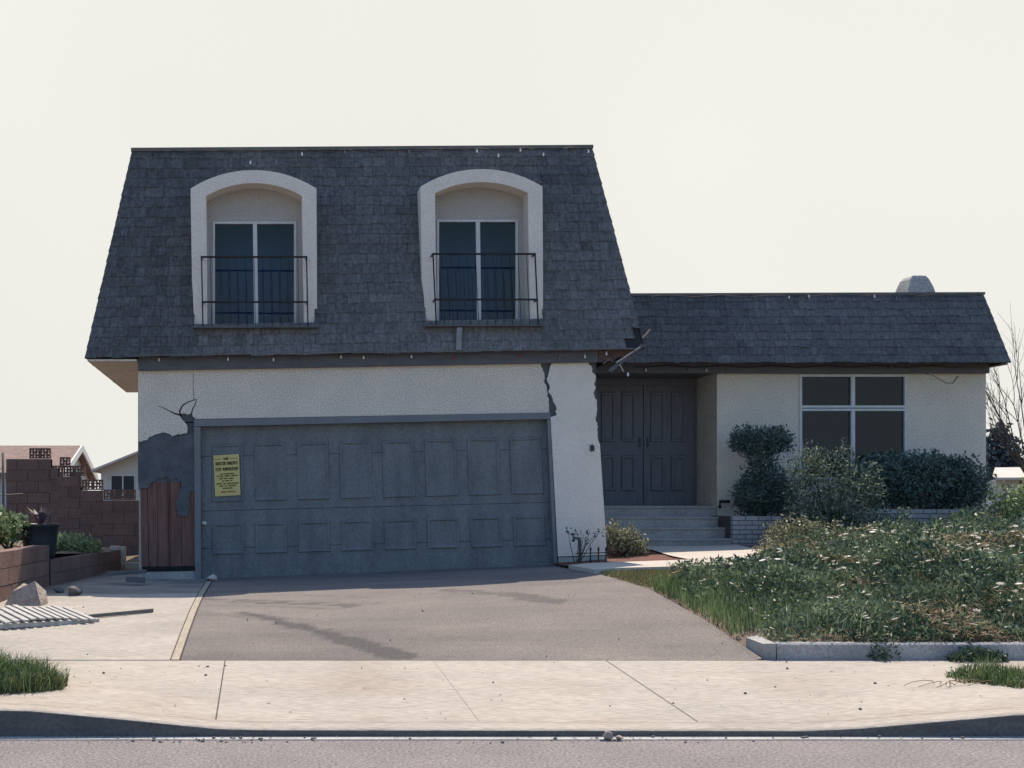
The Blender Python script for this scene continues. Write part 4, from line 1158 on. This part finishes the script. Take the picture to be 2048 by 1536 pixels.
    # pale straw stalks
    for _ in range(1500):
        x = rr.uniform(4.4, 12.5); d = rr.uniform(10.4, 17.5)
        if d > 13.0 and x < lerp(4.6, 7.2, min(1, (d - 13) / 2)): continue
        z = gz(x, d); h = rr.uniform(.15, .42); a = rr.uniform(0, 6.28)
        m.add([(x - .003, d, z), (x + .003, d, z), (x + math.cos(a) * h * .5, d + math.sin(a) * h * .4, z + h)], [(0, 1, 2)], mi=1)
    o = m.build('ground_cover', [M['cover'], M['straw'], M['petal']])
    return stuff(o, 'daisy-dotted green ground cover spreading over the bank right of the driveway', 'ground cover')
cover(170000, 21)

# dry lawn strip along the walkway and taller green grass at the drive edge
m = MB(); rr = random.Random(31); n = 0
while n < 16000:
    x = rr.uniform(4.06, 7.2); d = rr.uniform(10.9, 15.3)
    lim = lerp(5.3, 7.2, min(1, max(0, (d - 12.8) / 2.2)))
    if x > lim: continue
    dry = d > 13.3 and x < lerp(4.2, 7, (d - 13.3) / 1.6)
    if x < 4.1 + .05 * vnoise(0, d, 6, 1): continue
    h = rr.uniform(.02, .045) if dry else rr.uniform(.06, .2)
    blades(m, x, d, gz(x, d), h, rr, min(1, max(0, rr.gauss(.5, .25))), mi=1 if dry and rr.random() < .85 else 0, w=.012 if dry else .007)
    n += 1
stuff(m.build('lawn_grass', [M['grass'], M['drygrass']]), 'patchy dry and green lawn grass beside the walkway', 'grass')
def tuft(label, cx, cy, rx, ry, n, hmax, seed, dark=0):
    m = MB(); rr = random.Random(seed)
    for i in range(n):
        a, k = rr.uniform(0, 6.28), rr.random() ** .6
        x, d = cx + math.cos(a) * k * rx, cy + math.sin(a) * k * ry
        h = hmax * (1 - .55 * k * k) * rr.uniform(.35, 1.15) * (.6 + .8 * vnoise(x, d, 9, seed))
        if vnoise(x, d, 11, seed + 1) < .25 * k + .12: continue
        blades(m, x, d, szf(x, d) - .004, h, rr, min(1, max(0, rr.gauss(.38 - dark, .25))), lean=.45 + .6 * k, w=.008, mi=1 if rr.random() < .12 + .3 * (k > .8) else 0)
    m.own_origin = (cx, cy, szf(cx, cy))
    return tag(m.build('grass_tuft', [M['grass'], M['drygrass']]), label, 'grass tuft', 'grass tufts on the sidewalk')
tuft('dense tuft of green grass on the kerb edge left of the driveway', -1.78, 8.82, .42, .36, 4200, .29, 41, .14)
tuft('smaller ragged grass tuft on the sidewalk below the concrete garden kerb', 5.42, 9.15, .34, .36, 2200, .17, 42, .1)
m = MB(); rr = random.Random(43)                    # runner stalks creeping out of the right tuft
for i in range(8):
    x, d = 5.25 - .06 * i, 8.98 + .05 * math.sin(i)
    pts = [(x + .2 * k / 4 * -1 + .05 * math.sin(i + k), d - .03 * k, szf(x, d) + .008 + .03 * math.sin(3.14 * k / 4)) for k in range(5)]
    m.tube(pts, .003, .002, n=4)
m.own_origin = (5.1, 9, .12)
tag(m.build('grass_runner', M['straw']), 'thin dry grass runners lying on the pavement beside the ragged tuft', 'grass runners')

# plants in the left bed
shrub('bed_shrub', 'leafy green bush at the left end of the planting bed behind the block wall', 'shrub', (X(15, 16.2), 16.2, .85),
      [E(10, 1060, 16.2, 48, 36, .4), E(40, 1050, 16.2, 22, 24, .25), E(-40, 1050, 16.2, 60, 50, .5)], 2600, .08, M['leaf_mid'], 51, up=.8, shell=.2, mean=.5)
shrub('bed_ground_shrub', 'low sunlit green plant between the dark pot and the garden wall', 'shrub', (X(150, 18.2), 18.2, .7),
      [E(140, 1092, 18.2, 45, 24, .5), E(175, 1100, 18.4, 32, 18, .4)], 1900, .07, M['leaf_mid'], 52, up=.8, shell=.2, mean=.65)
# dark pot with a reddish spiky plant
pot = thing('plant_pot', 'dark barrel-shaped pot holding a reddish spiky plant in the left bed', 'plant pot', (X(80, 16.4), 16.4, .75))
m = MB(); c = P(80, 1100, 16.4)
m.lathe(c, [(.01, -.1), (.19, -.1), (.215, .0), (.23, .15), (.235, .30), (.255, .31), (.255, .345), (.22, .345), (.21, .30), (.01, .29)], n=24); m.build('pot', M['bin'], pot)
m = MB(); rr = random.Random(8)
for i in range(16):
    a = rr.uniform(0, 6.28); l = rr.uniform(.16, .34); b = Vector((c[0], c[1], c[2] + .3))
    tip = b + Vector((math.cos(a) * l * .75, math.sin(a) * l * .6, l * .85)); mid = b.lerp(tip, .5) + Vector((0, 0, .05)); s = Vector((-math.sin(a), math.cos(a), 0)) * .025
    m.add([b - s * .6, b + s * .6, mid + s, tip, mid - s], [(0, 1, 2, 4), (4, 2, 3)])
m.build('spiky_leaves', M['leaf_red'], pot)

# ------------------------------------------------------------ left: block walls, debris, neighbours
def blocks_along(mb, a, b, z0, z1, bl=.4, bh=.2, thick=.18, seed=0, gap=.01):
    rr = random.Random(seed); a, b = Vector((*a, 0)), Vector((*b, 0)); L_ = (b - a).length; d = (b - a) / L_; nn = Vector((d.y, -d.x, 0))
    rows = max(1, int(round((z1 - z0) / bh))); h = (z1 - z0) / rows
    for r in range(rows):
        s = -(bl / 2 if r % 2 else 0)
        while s < L_:
            p, q_ = max(s, 0), min(s + bl - gap, L_)
            if q_ - p > .03:
                j = rr.uniform(0, .004); za, zb4 = z0 + r * h, z0 + (r + 1) * h - gap
                f0, f1 = a + d * p + nn * j, a + d * q_ + nn * j; b0, b1 = a + d * p - nn * thick, a + d * q_ - nn * thick
                mb.hexa([(f0.x, f0.y, za), (f1.x, f1.y, za), (f1.x, f1.y, zb4), (f0.x, f0.y, zb4)], [(b0.x, b0.y, za), (b1.x, b1.y, za), (b1.x, b1.y, zb4), (b0.x, b0.y, zb4)], r=rr.random())
            s += bl
def core(mb, a, b, z0, z1, thick=.16):
    a, b = Vector((*a, 0)), Vector((*b, 0)); d = (b - a).normalized(); nn = Vector((d.y, -d.x, 0))
    p = [a - nn * .008, b - nn * .008, b - nn * thick, a - nn * thick]
    mb.hexa([(p[0].x, p[0].y, z0), (p[1].x, p[1].y, z0), (p[1].x, p[1].y, z1), (p[0].x, p[0].y, z1)], [(p[3].x, p[3].y, z0), (p[2].x, p[2].y, z0), (p[2].x, p[2].y, z1), (p[3].x, p[3].y, z1)])
# planting-bed wall: tall near part, then lower part turning toward the gate side
bw = thing('block_planter_wall', 'reddish concrete-block wall edging the planting bed left of the driveway', 'block wall', (-2.8, 15, .4))
m = MB(); blocks_along(m, (-2.98, 12.6), (-2.72, 16.1), .15, .93, seed=1); m.build('block_course', M['block_red'], bw)
m = MB(); core(m, (-2.98, 12.6), (-2.72, 16.1), .15, .90); core(m, (-2.70, 16.12), (-2.14, 19.2), .2, .70); m.build('mortar_core', M['mortar'], bw)
m = MB(); blocks_along(m, (-2.70, 16.12), (-2.14, 19.2), .2, .74, seed=2); m.build('low_block_course', M['block'], bw)
m = MB(); m.box(-6, -2.95, 13.2, 21.5, .3, .80); m.add([(-2.96, 13.2, .8), (-2.72, 16.3, .8), (-2.3, 19.2, .68), (-2.3, 21, .68), (-2.96, 21, .72)], [(0, 1, 2, 3, 4)])
m.build('bed_soil', M['soil'], bw)
# pale block, plus pale edge pieces that imitate sunlit step edges
m = MB(); m.box(-2.20, -2.08, 19.25, 19.45, .5, .775); m.box(-2.28, -2.15, 18.95, 19.15, .742, .80); m.box(-2.08, -1.75, 19.3, 19.45, .44, .53)
m.own_origin = (-2.1, 19.3, .5)
tag(m.build('block_sunlit_edge', M['concrete_new']), 'pale concrete block with pale pieces imitating sunlit edges at the end of the bed wall', 'edging block')
# stepped garden wall behind with pierced decorative blocks
DG = 23.0
gw = thing('garden_block_wall', 'stepped dark brown garden block wall topped with pierced blocks behind the bed', 'garden wall', (-3.4, DG, .4))
steps = [(-4.67, -3.85, 917), (-3.85, -3.72, 935), (-3.72, -3.3, 952), (-3.3, -2.9, 980), (-2.9, -2.2, 1000), (-7.5, -4.67, 1020)]
m = MB(); mc = MB()
for i, (a, b, v) in enumerate(steps):
    blocks_along(m, (a, DG), (b, DG), .2, Z(v, DG), seed=10 + i); core(mc, (a, DG), (b, DG), .2, Z(v, DG) - .02)
m.build('block_course', M['block'], gw); mc.build('mortar_core', M['mortar'], gw)
m = MB()
def pierced(x, z, s=.19, t=.09):
    w_ = .022; n_ = 3
    for i in range(n_ + 1):
        q_ = lerp(0, s - w_, i / n_)
        m.box(x + q_, x + q_ + w_, DG + .02, DG + .02 + t, z, z + s)
        if i < n_ + 1:
            for j in range(n_):
                a0 = lerp(0, s - w_, j / n_) + w_; a1 = lerp(0, s - w_, (j + 1) / n_)
                m.box(x + a0, x + a1, DG + .021, DG + .019 + t, z + q_, z + q_ + w_)
    for i in range(n_):
        for j in range(n_):
            if (i + j) % 2: continue
            q0, q1 = lerp(0, s - w_, i / n_) + w_, lerp(0, s - w_, j / n_) + w_
            cs = (s - w_) / n_ - w_
            m.box(x + q0 + cs * .2, x + q0 + cs * .8, DG + .03, DG + .01 + t, z + q1 + cs * .55, z + q1 + cs)
for x, v in ((-4.25, 917), (-4.05, 917), (-3.83, 952), (-3.62, 952), (-3.5, 966), (-3.28, 980), (-3.08, 980), (-3.69, 935), (-2.88, 1000), (-2.68, 1000), (-2.48, 1000), (-3.42, 952)):
    pierced(x, Z(v, DG) + .002)
m.build('pierced_block', M['block'], gw)
# thin pole with wires at the far left
pp = MB(); c = P(7, 1010, 20); pp.tube([P(7, 1075, 20), P(6, 905, 20)], .022, n=8); pp.tube([P(-60, 992, 20), P(7, 990, 20), P(45, 987, 20.5)], .008, n=5); pp.tube([P(-60, 940, 20), P(6, 938, 20)], .006, n=5)
pp.own_origin = P(7, 1075, 20)
tag(pp.build('wire_fence_post', M['metal_edge']), 'thin grey fence post with wires in front of the garden wall', 'fence post')
# neighbours' houses beyond
nh = thing('neighbour_house', 'distant neighbouring house with faded red roof and white gable trim', 'house', (X(60, 45), 45, .3))
def Q(u, v, D): return P(u, v, D)
m = MB(); xr = X(163, 45)
ridge0, ridge1 = Q(-500, 891, 47), Q(163, 891, 47)
e0, e1 = (ridge0[0], 42.6, Z(945, 42.6)), (ridge1[0] - .02, 42.6, Z(945, 42.6)); b0, b1 = (ridge0[0], 51.4, e0[2]), (ridge1[0] - .02, 51.4, e0[2])
m.hexa([e0, e1, ridge1, ridge0], [(p[0], p[1], p[2] - .15) for p in (e0, e1, ridge1, ridge0)]); m.hexa([ridge0, ridge1, b1, b0], [(p[0], p[1], p[2] - .15) for p in (ridge0, ridge1, b1, b0)])
m.build('roof', M['roof_red'], nh)
m = MB(); xg = ridge1[0]
for a in (e1, b1):
    m.hexa([(xg, a[1], a[2] - .22), (xg + .06, a[1], a[2] - .22), (xg + .06, a[1], a[2] + .03), (xg, a[1], a[2] + .03)], [(xg, 47, ridge1[2] - .22), (xg + .06, 47, ridge1[2] - .22), (xg + .06, 47, ridge1[2] + .03), (xg, 47, ridge1[2] + .03)])
m.build('gable_trim', M['white_paint'], nh)
m = MB(); xw = xg - .3
m.add([(xw, 43, .2), (xw, 51, .2), (xw, 51, e1[2] + .05), (xw, 47, ridge1[2] - .2), (xw, 43, e1[2] + .05), (ridge0[0], 43, .2), (ridge0[0], 43, e1[2]), (ridge0[0], 51, .2), (ridge0[0], 51, e1[2])],
      [(0, 1, 2, 3, 4), (5, 0, 4, 6), (1, 7, 8, 2)]); m.build('wall', M['siding'], nh)
n2 = thing('white_neighbour_house', 'white-walled neighbour house with low gable seen beside the garage corner', 'house', (X(240, 38), 38, .3))
D2 = 38.0
m = MB(); wall = [(202, 1060), (202, 938), (330, 886), (460, 938), (460, 1060)]
m.panel(wall[::-1], D2, 8); m.build('wall', M['siding'], n2)
m = MB(); m.hexa([Q(183, 944, D2 - .6), Q(330, 884, D2 - .6), Q(330, 880, D2 - .6), Q(183, 939, D2 - .6)], [(p[0], D2 + 8.5, p[2]) for p in (Q(183, 944, D2 - .6), Q(330, 884, D2 - .6), Q(330, 880, D2 - .6), Q(183, 939, D2 - .6))])
m.hexa([Q(330, 884, D2 - .6), Q(478, 944, D2 - .6), Q(478, 939, D2 - .6), Q(330, 880, D2 - .6)], [(p[0], D2 + 8.5, p[2]) for p in (Q(330, 884, D2 - .6), Q(478, 944, D2 - .6), Q(478, 939, D2 - .6), Q(330, 880, D2 - .6))])
m.build('roof', M['roof_pale'], n2)
wn_ = MB(); wn_.panel([(220, 949), (270, 949), (270, 1000), (220, 1000)][::-1], D2 - .05, .06); wn_ = wn_.build('window', M['white_paint'], n2)
for a, b in ((223, 244), (247, 268)):
    m = MB(); m.panel([(a, 952), (b, 952), (b, 997), (a, 997)][::-1], D2 - .06, .01); m.build('pane', M['bin'], wn_)
n3 = thing('pale_roofed_house', 'low pale-roofed house beyond the bare tree', 'house', (X(2060, 36), 36, .5))
m = MB(); m.hexa([P(1986, 960, 36), P(2300, 960, 36), P(2300, 955, 36), P(1984, 955, 36)], [P(1990, 938, 44), P(2250, 934, 44), P(2250, 932, 44), P(1990, 935, 44)]); m.build('roof', M['roof_pale'], n3)
m = MB(); a, b = P(1992, 959, 36.5), P(2300, 1060, 36.5); m.box(a[0], b[0], 36.5, 43, b[2], a[2]); m.build('wall', M['siding'], n3)

# conifer and bare tree at the right
cf = thing('conifer_tree', 'hazy blue-grey conifer beyond the right corner of the house', 'tree', (X(2005, 60), 60, .3))
m = MB(); crown(m, [E(2003, 905, 60, 30, 45, 1.2), E(1998, 868, 60, 16, 32, .7), E(2012, 940, 60, 34, 34, 1.4), E(1985, 925, 60, 20, 35, 1)], 2600, .3, 61, shell=.2, mean=.45, up=-.3); m.build('crown', M['leaf_blue'], cf)
m = MB(); m.tube([(X(2005, 60), 60, .3), P(2000, 860, 60)], .25, .06); m.build('trunk', M['bark'], cf)
bt = thing('bare_tree', 'leafless shrubby tree with fine dark twigs right of the house', 'tree', (X(2085, 23.5), 23.5, .9))
tr_, tw = MB(), MB(); rr = random.Random(71)
def branch(mb, a, d, l, r, depth):
    a = Vector(a); d = d.normalized(); pts = [a]; p = a; dd = d.copy()
    for i in range(4):
        dd = (dd + Vector((rr.uniform(-.14, .14), rr.uniform(-.14, .14), rr.uniform(-.06, .14)))).normalized(); p = p + dd * l / 4; pts.append(p)
    mb.tube(pts, r, r * .45, n=5 if depth else 4)
    if depth > 0:
        for i in (1, 2, 3, 4):
            for _ in range(2 if i > 2 else 1):
                nd = (dd + Vector((rr.uniform(-.75, .75), rr.uniform(-.6, .6), rr.uniform(-.1, .7)))).normalized()
                branch(tw, pts[i], nd, l * rr.uniform(.38, .58), max(r * .5, .0035), depth - 1)
base = Vector((X(2085, 23.5), 23.5, .9))
tr_.tube([base, P(2075, 1040, 23.5), P(2055, 955, 23.5)], .06, .04, n=8)
for u, v in ((1962, 805), (1985, 775), (2005, 735), (2030, 700), (2048, 760), (1975, 845), (2080, 700)):
    a = Vector(P(2055 + rr.uniform(-4, 6), 955 + rr.uniform(-25, 15), 23.5)); b = Vector(P(u, v, 23.5 + rr.uniform(-.6, .6)))
    branch(tw, a, (b - a), (b - a).length * .74, .015, 2)
tr_.build('trunk', M['bark'], bt); tw.build('crown', M['bark'], bt)

# broken slatted panel lying on the left pad, leaning chunk, stones and sticks
pad = lambda x, y: gz(x, y) + .004
vp = thing('slatted_panel', 'broken whitish slatted wooden panel lying on the concrete pad', 'slatted panel', (-2.1, 12.6, .35))
ax = Vector((.86, .5, 0)).normalized(); ay = Vector((-.45, .89, 0)).normalized(); rr = random.Random(81)
o0 = Vector((-2.42, 11.75, pad(-2.42, 11.75) + .045))
def pb(mb, s0, s1, t0, t1, h0, h1, r=.5):
    def q_(s, t, h): return o0 + ax * s + ay * t + Vector((0, 0, h + .02 * s + .055 * t + .02 * math.sin(s * 5)))
    mb.hexa([q_(s0, t0, h0), q_(s1, t0, h0), q_(s1, t0, h1), q_(s0, t0, h1)], [q_(s0, t1, h0), q_(s1, t1, h0), q_(s1, t1, h1), q_(s0, t1, h1)], r=r)
m = MB()
for i in range(11):
    s0 = .02 + i * .085; pb(m, s0, s0 + .052, -rr.uniform(0, .08), .85 + rr.uniform(-.1, .12), .012, .028)
m.build('slat', M['greywood'], vp)
m = MB()
for t0 in (.0, .4, .78): pb(m, -.02, .98, t0, t0 + .06, -.03, .0115)
m.build('batten', M['greywood'], vp)
m = MB(); bar(m, (-2.3, 12.0, pad(-2.3, 12.0) + .03), (-1.1, 12.9, pad(-1.1, 12.9) + .02), .035, .03); m.own_origin = (-1.7, 12.4, .3)
tag(m.build('loose_batten', M['rock_dark']), 'thin dark stick jutting out from under the slatted panel', 'stick')
def stone(label, c, rad, mat, seed, group=None, name='stone', amp=.22):
    m = MB(); m.blob(c, rad, n=2, amp=amp, seed=seed); m.own_origin = (c[0], c[1], c[2] - rad[2])
    return tag(m.build(name, M[mat]), label, 'stone', group)
m = MB(); c = P(66, 1192, 13.7)
b0 = [(-2.78, 13.55, .34), (-2.36, 13.5, .34), (-2.33, 13.75, .36), (-2.76, 13.85, .36)]; t0 = [(-2.70, 13.62, .50), (-2.46, 13.66, .615), (-2.36, 13.78, .50), (-2.62, 13.86, .58)]
m.add(b0 + t0, [(0, 1, 5, 4), (1, 2, 6, 5), (2, 3, 7, 6), (3, 0, 4, 7), (4, 5, 6, 7)]); m.own_origin = (-2.55, 13.65, .34)
tag(m.build('stucco_chunk', M['rock']), 'large angular brown chunk of broken masonry against the block wall', 'masonry chunk')
stone('dark rounded stone on the shaded pad near the masonry chunk', (X(150, 14.6), 14.6, pad(-2.1, 14.6) + .05), (.09, .08, .065), 'rock_dark', 2)
stone('small grey stone at the foot of the block wall', (X(118, 15.0), 15.0, pad(-2.4, 15) + .03), (.06, .06, .04), 'rock_dark', 3)
stone('pale lump of rubble at the left foot of the garage door', (X(425, 17.1), 17.1, pad(-.7, 17.1) + .04), (.07, .05, .045), 'rock_pale', 4)
stone('pale jagged rock among the plants below the hedge', P(1862, 1078, 17.4), (.13, .12, .13), 'rock_pale', 5, amp=.35)
stone('low pale rock lying right of the jagged rock in the bank', P(1885, 1090, 17.3), (.16, .12, .07), 'rock_pale', 6, amp=.3)
stone('largest grey stone lying in the gutter', (X(1216, 7.8), 7.8, .03), (.035, .03, .026), 'rock', 7)
stone('smaller stone in the gutter beside the largest one', (X(1238, 7.8), 7.79, .02), (.022, .018, .014), 'rock', 8)
m = MB(); bar(m, P(214, 1148, 16.5), P(292, 1143, 16.9), .05, .12); bar(m, P(252, 1158, 16.2), P(290, 1160, 16.3), .07, .1); m.own_origin = P(250, 1160, 16.5)
tag(m.build('fallen_plank', M['band']), 'dark broken planks on the shaded pad by the torn house corner', 'planks')

# pier foot: little iron fence, stand pipe with twiggy plant
fe = thing('iron_border_fence', 'low spiked iron border fence at the foot of the leaning pier', 'border fence', P(1190, 1135, 17.0))
m = MB()
for u in (1181, 1197, 1212): 
    a, b = P(u, 1136, 17.0), P(u, 1100, 17.0); m.tube([a, b], .009, n=6); m.tube([b, (b[0], b[1], b[2] + .05)], .02, .001, n=6)
m.build('picket', M['iron'], fe)
m = MB(); bar(m, P(1150, 1107, 17.0), P(1216, 1105, 17.0), .012, .012); m.build('rail', M['iron'], fe)
sp = MB(); sp.tube([P(1160, 1140, 17.1), P(1160, 1082, 17.1), P(1158, 1077, 17.1), P(1149, 1076, 17.08), P(1146, 1082, 17.06)], .022, n=8); sp.lathe(P(1146, 1074, 17.08), [(.001, .05), (.03, .05), (.035, .03), (.01, .02), (.01, -.01)], n=10)
sp.own_origin = P(1160, 1140, 17.1)
tag(sp.build('stand_pipe', M['rust']), 'grey hooked garden stand pipe in front of the pier', 'water pipe')
tp = thing('twiggy_plant', 'spindly half-dead plant with sparse leaves before the leaning pier', 'plant', P(1150, 1138, 17.2))
m, ml = MB(), MB(); rr = random.Random(91)
for u, v in ((1137, 1062), (1156, 1063), (1168, 1068), (1180, 1062), (1193, 1066), (1200, 1062), (1175, 1080)):
    a, b = Vector(P(1152, 1138, 17.2)), Vector(P(u, v, 17.2 + rr.uniform(-.1, .1)))
    m.tube([a, a.lerp(b, .55) + Vector((rr.uniform(-.03, .03), 0, .04)), b], .006, .003, n=4)
    for _ in range(6): leaf(ml, b + Vector((rr.uniform(-.05, .05), rr.uniform(-.05, .05), rr.uniform(-.06, .03))), .05, rr, rr.uniform(.1, .5), up=.3, aspect=.6)
m.build('stem', M['bark'], tp); ml.build('foliage', M['leaf_dark'], tp)
# tap at the entry corner
ta = MB(); ta.tube([P(1440, 1016, 20.1), P(1440, 1003, 20.1), P(1459, 1003, 20.1)], .028, n=8); ta.own_origin = P(1440, 1016, 20.1)
tag(ta.build('wall_tap', M['iron']), 'black pipe stub on the wall corner at the top of the steps', 'pipe')

# crumbs and leaves scattered on the pavement
m = MB(); rr = random.Random(101)
for i in range(520):
    x, d = rr.uniform(-2.4, 6), rr.uniform(K0 + .2, 13.5)
    if rr.random() < .35: d = rr.uniform(7.7, 7.88)
    if d > K1 and not (-3 < x < 4): continue
    if i < 60: x, d = rr.gauss(-.25, .2), rr.uniform(7.72, 7.87)
    elif i < 90: x, d = rr.gauss(2.2, .1), rr.uniform(7.74, 7.87)
    if 7.88 < d < K1: z = szf(x, d)
    elif d < 7.9: z = .006 if d > 7.8 else 0.0
    else: z = gz(x, d) + .004
    s = rr.choice((.003, .004, .005, .006, .008, .011) if d > K1 else (.004, .005, .007, .009, .013))
    if d > K1 and x > -.8 and rr.random() < .6: continue
    if rr.random() < .5: m.blob((x, d, z + s * .4), (s, s, s * .7), n=1, amp=.2, seed=i)
    else:
        a = rr.uniform(0, 6.28); l = s * 1.8
        m.add([(x, d, z + .003), (x + math.cos(a) * l, d + math.sin(a) * l, z + .008), (x + math.cos(a + .5) * l * 1.6, d + math.sin(a + .5) * l * 1.6, z + .004)], [(0, 1, 2)])
stuff(m.build('pavement_crumbs', M['rock_dark']), 'dark crumbs and dry leaves scattered over sidewalk and driveway', 'debris')
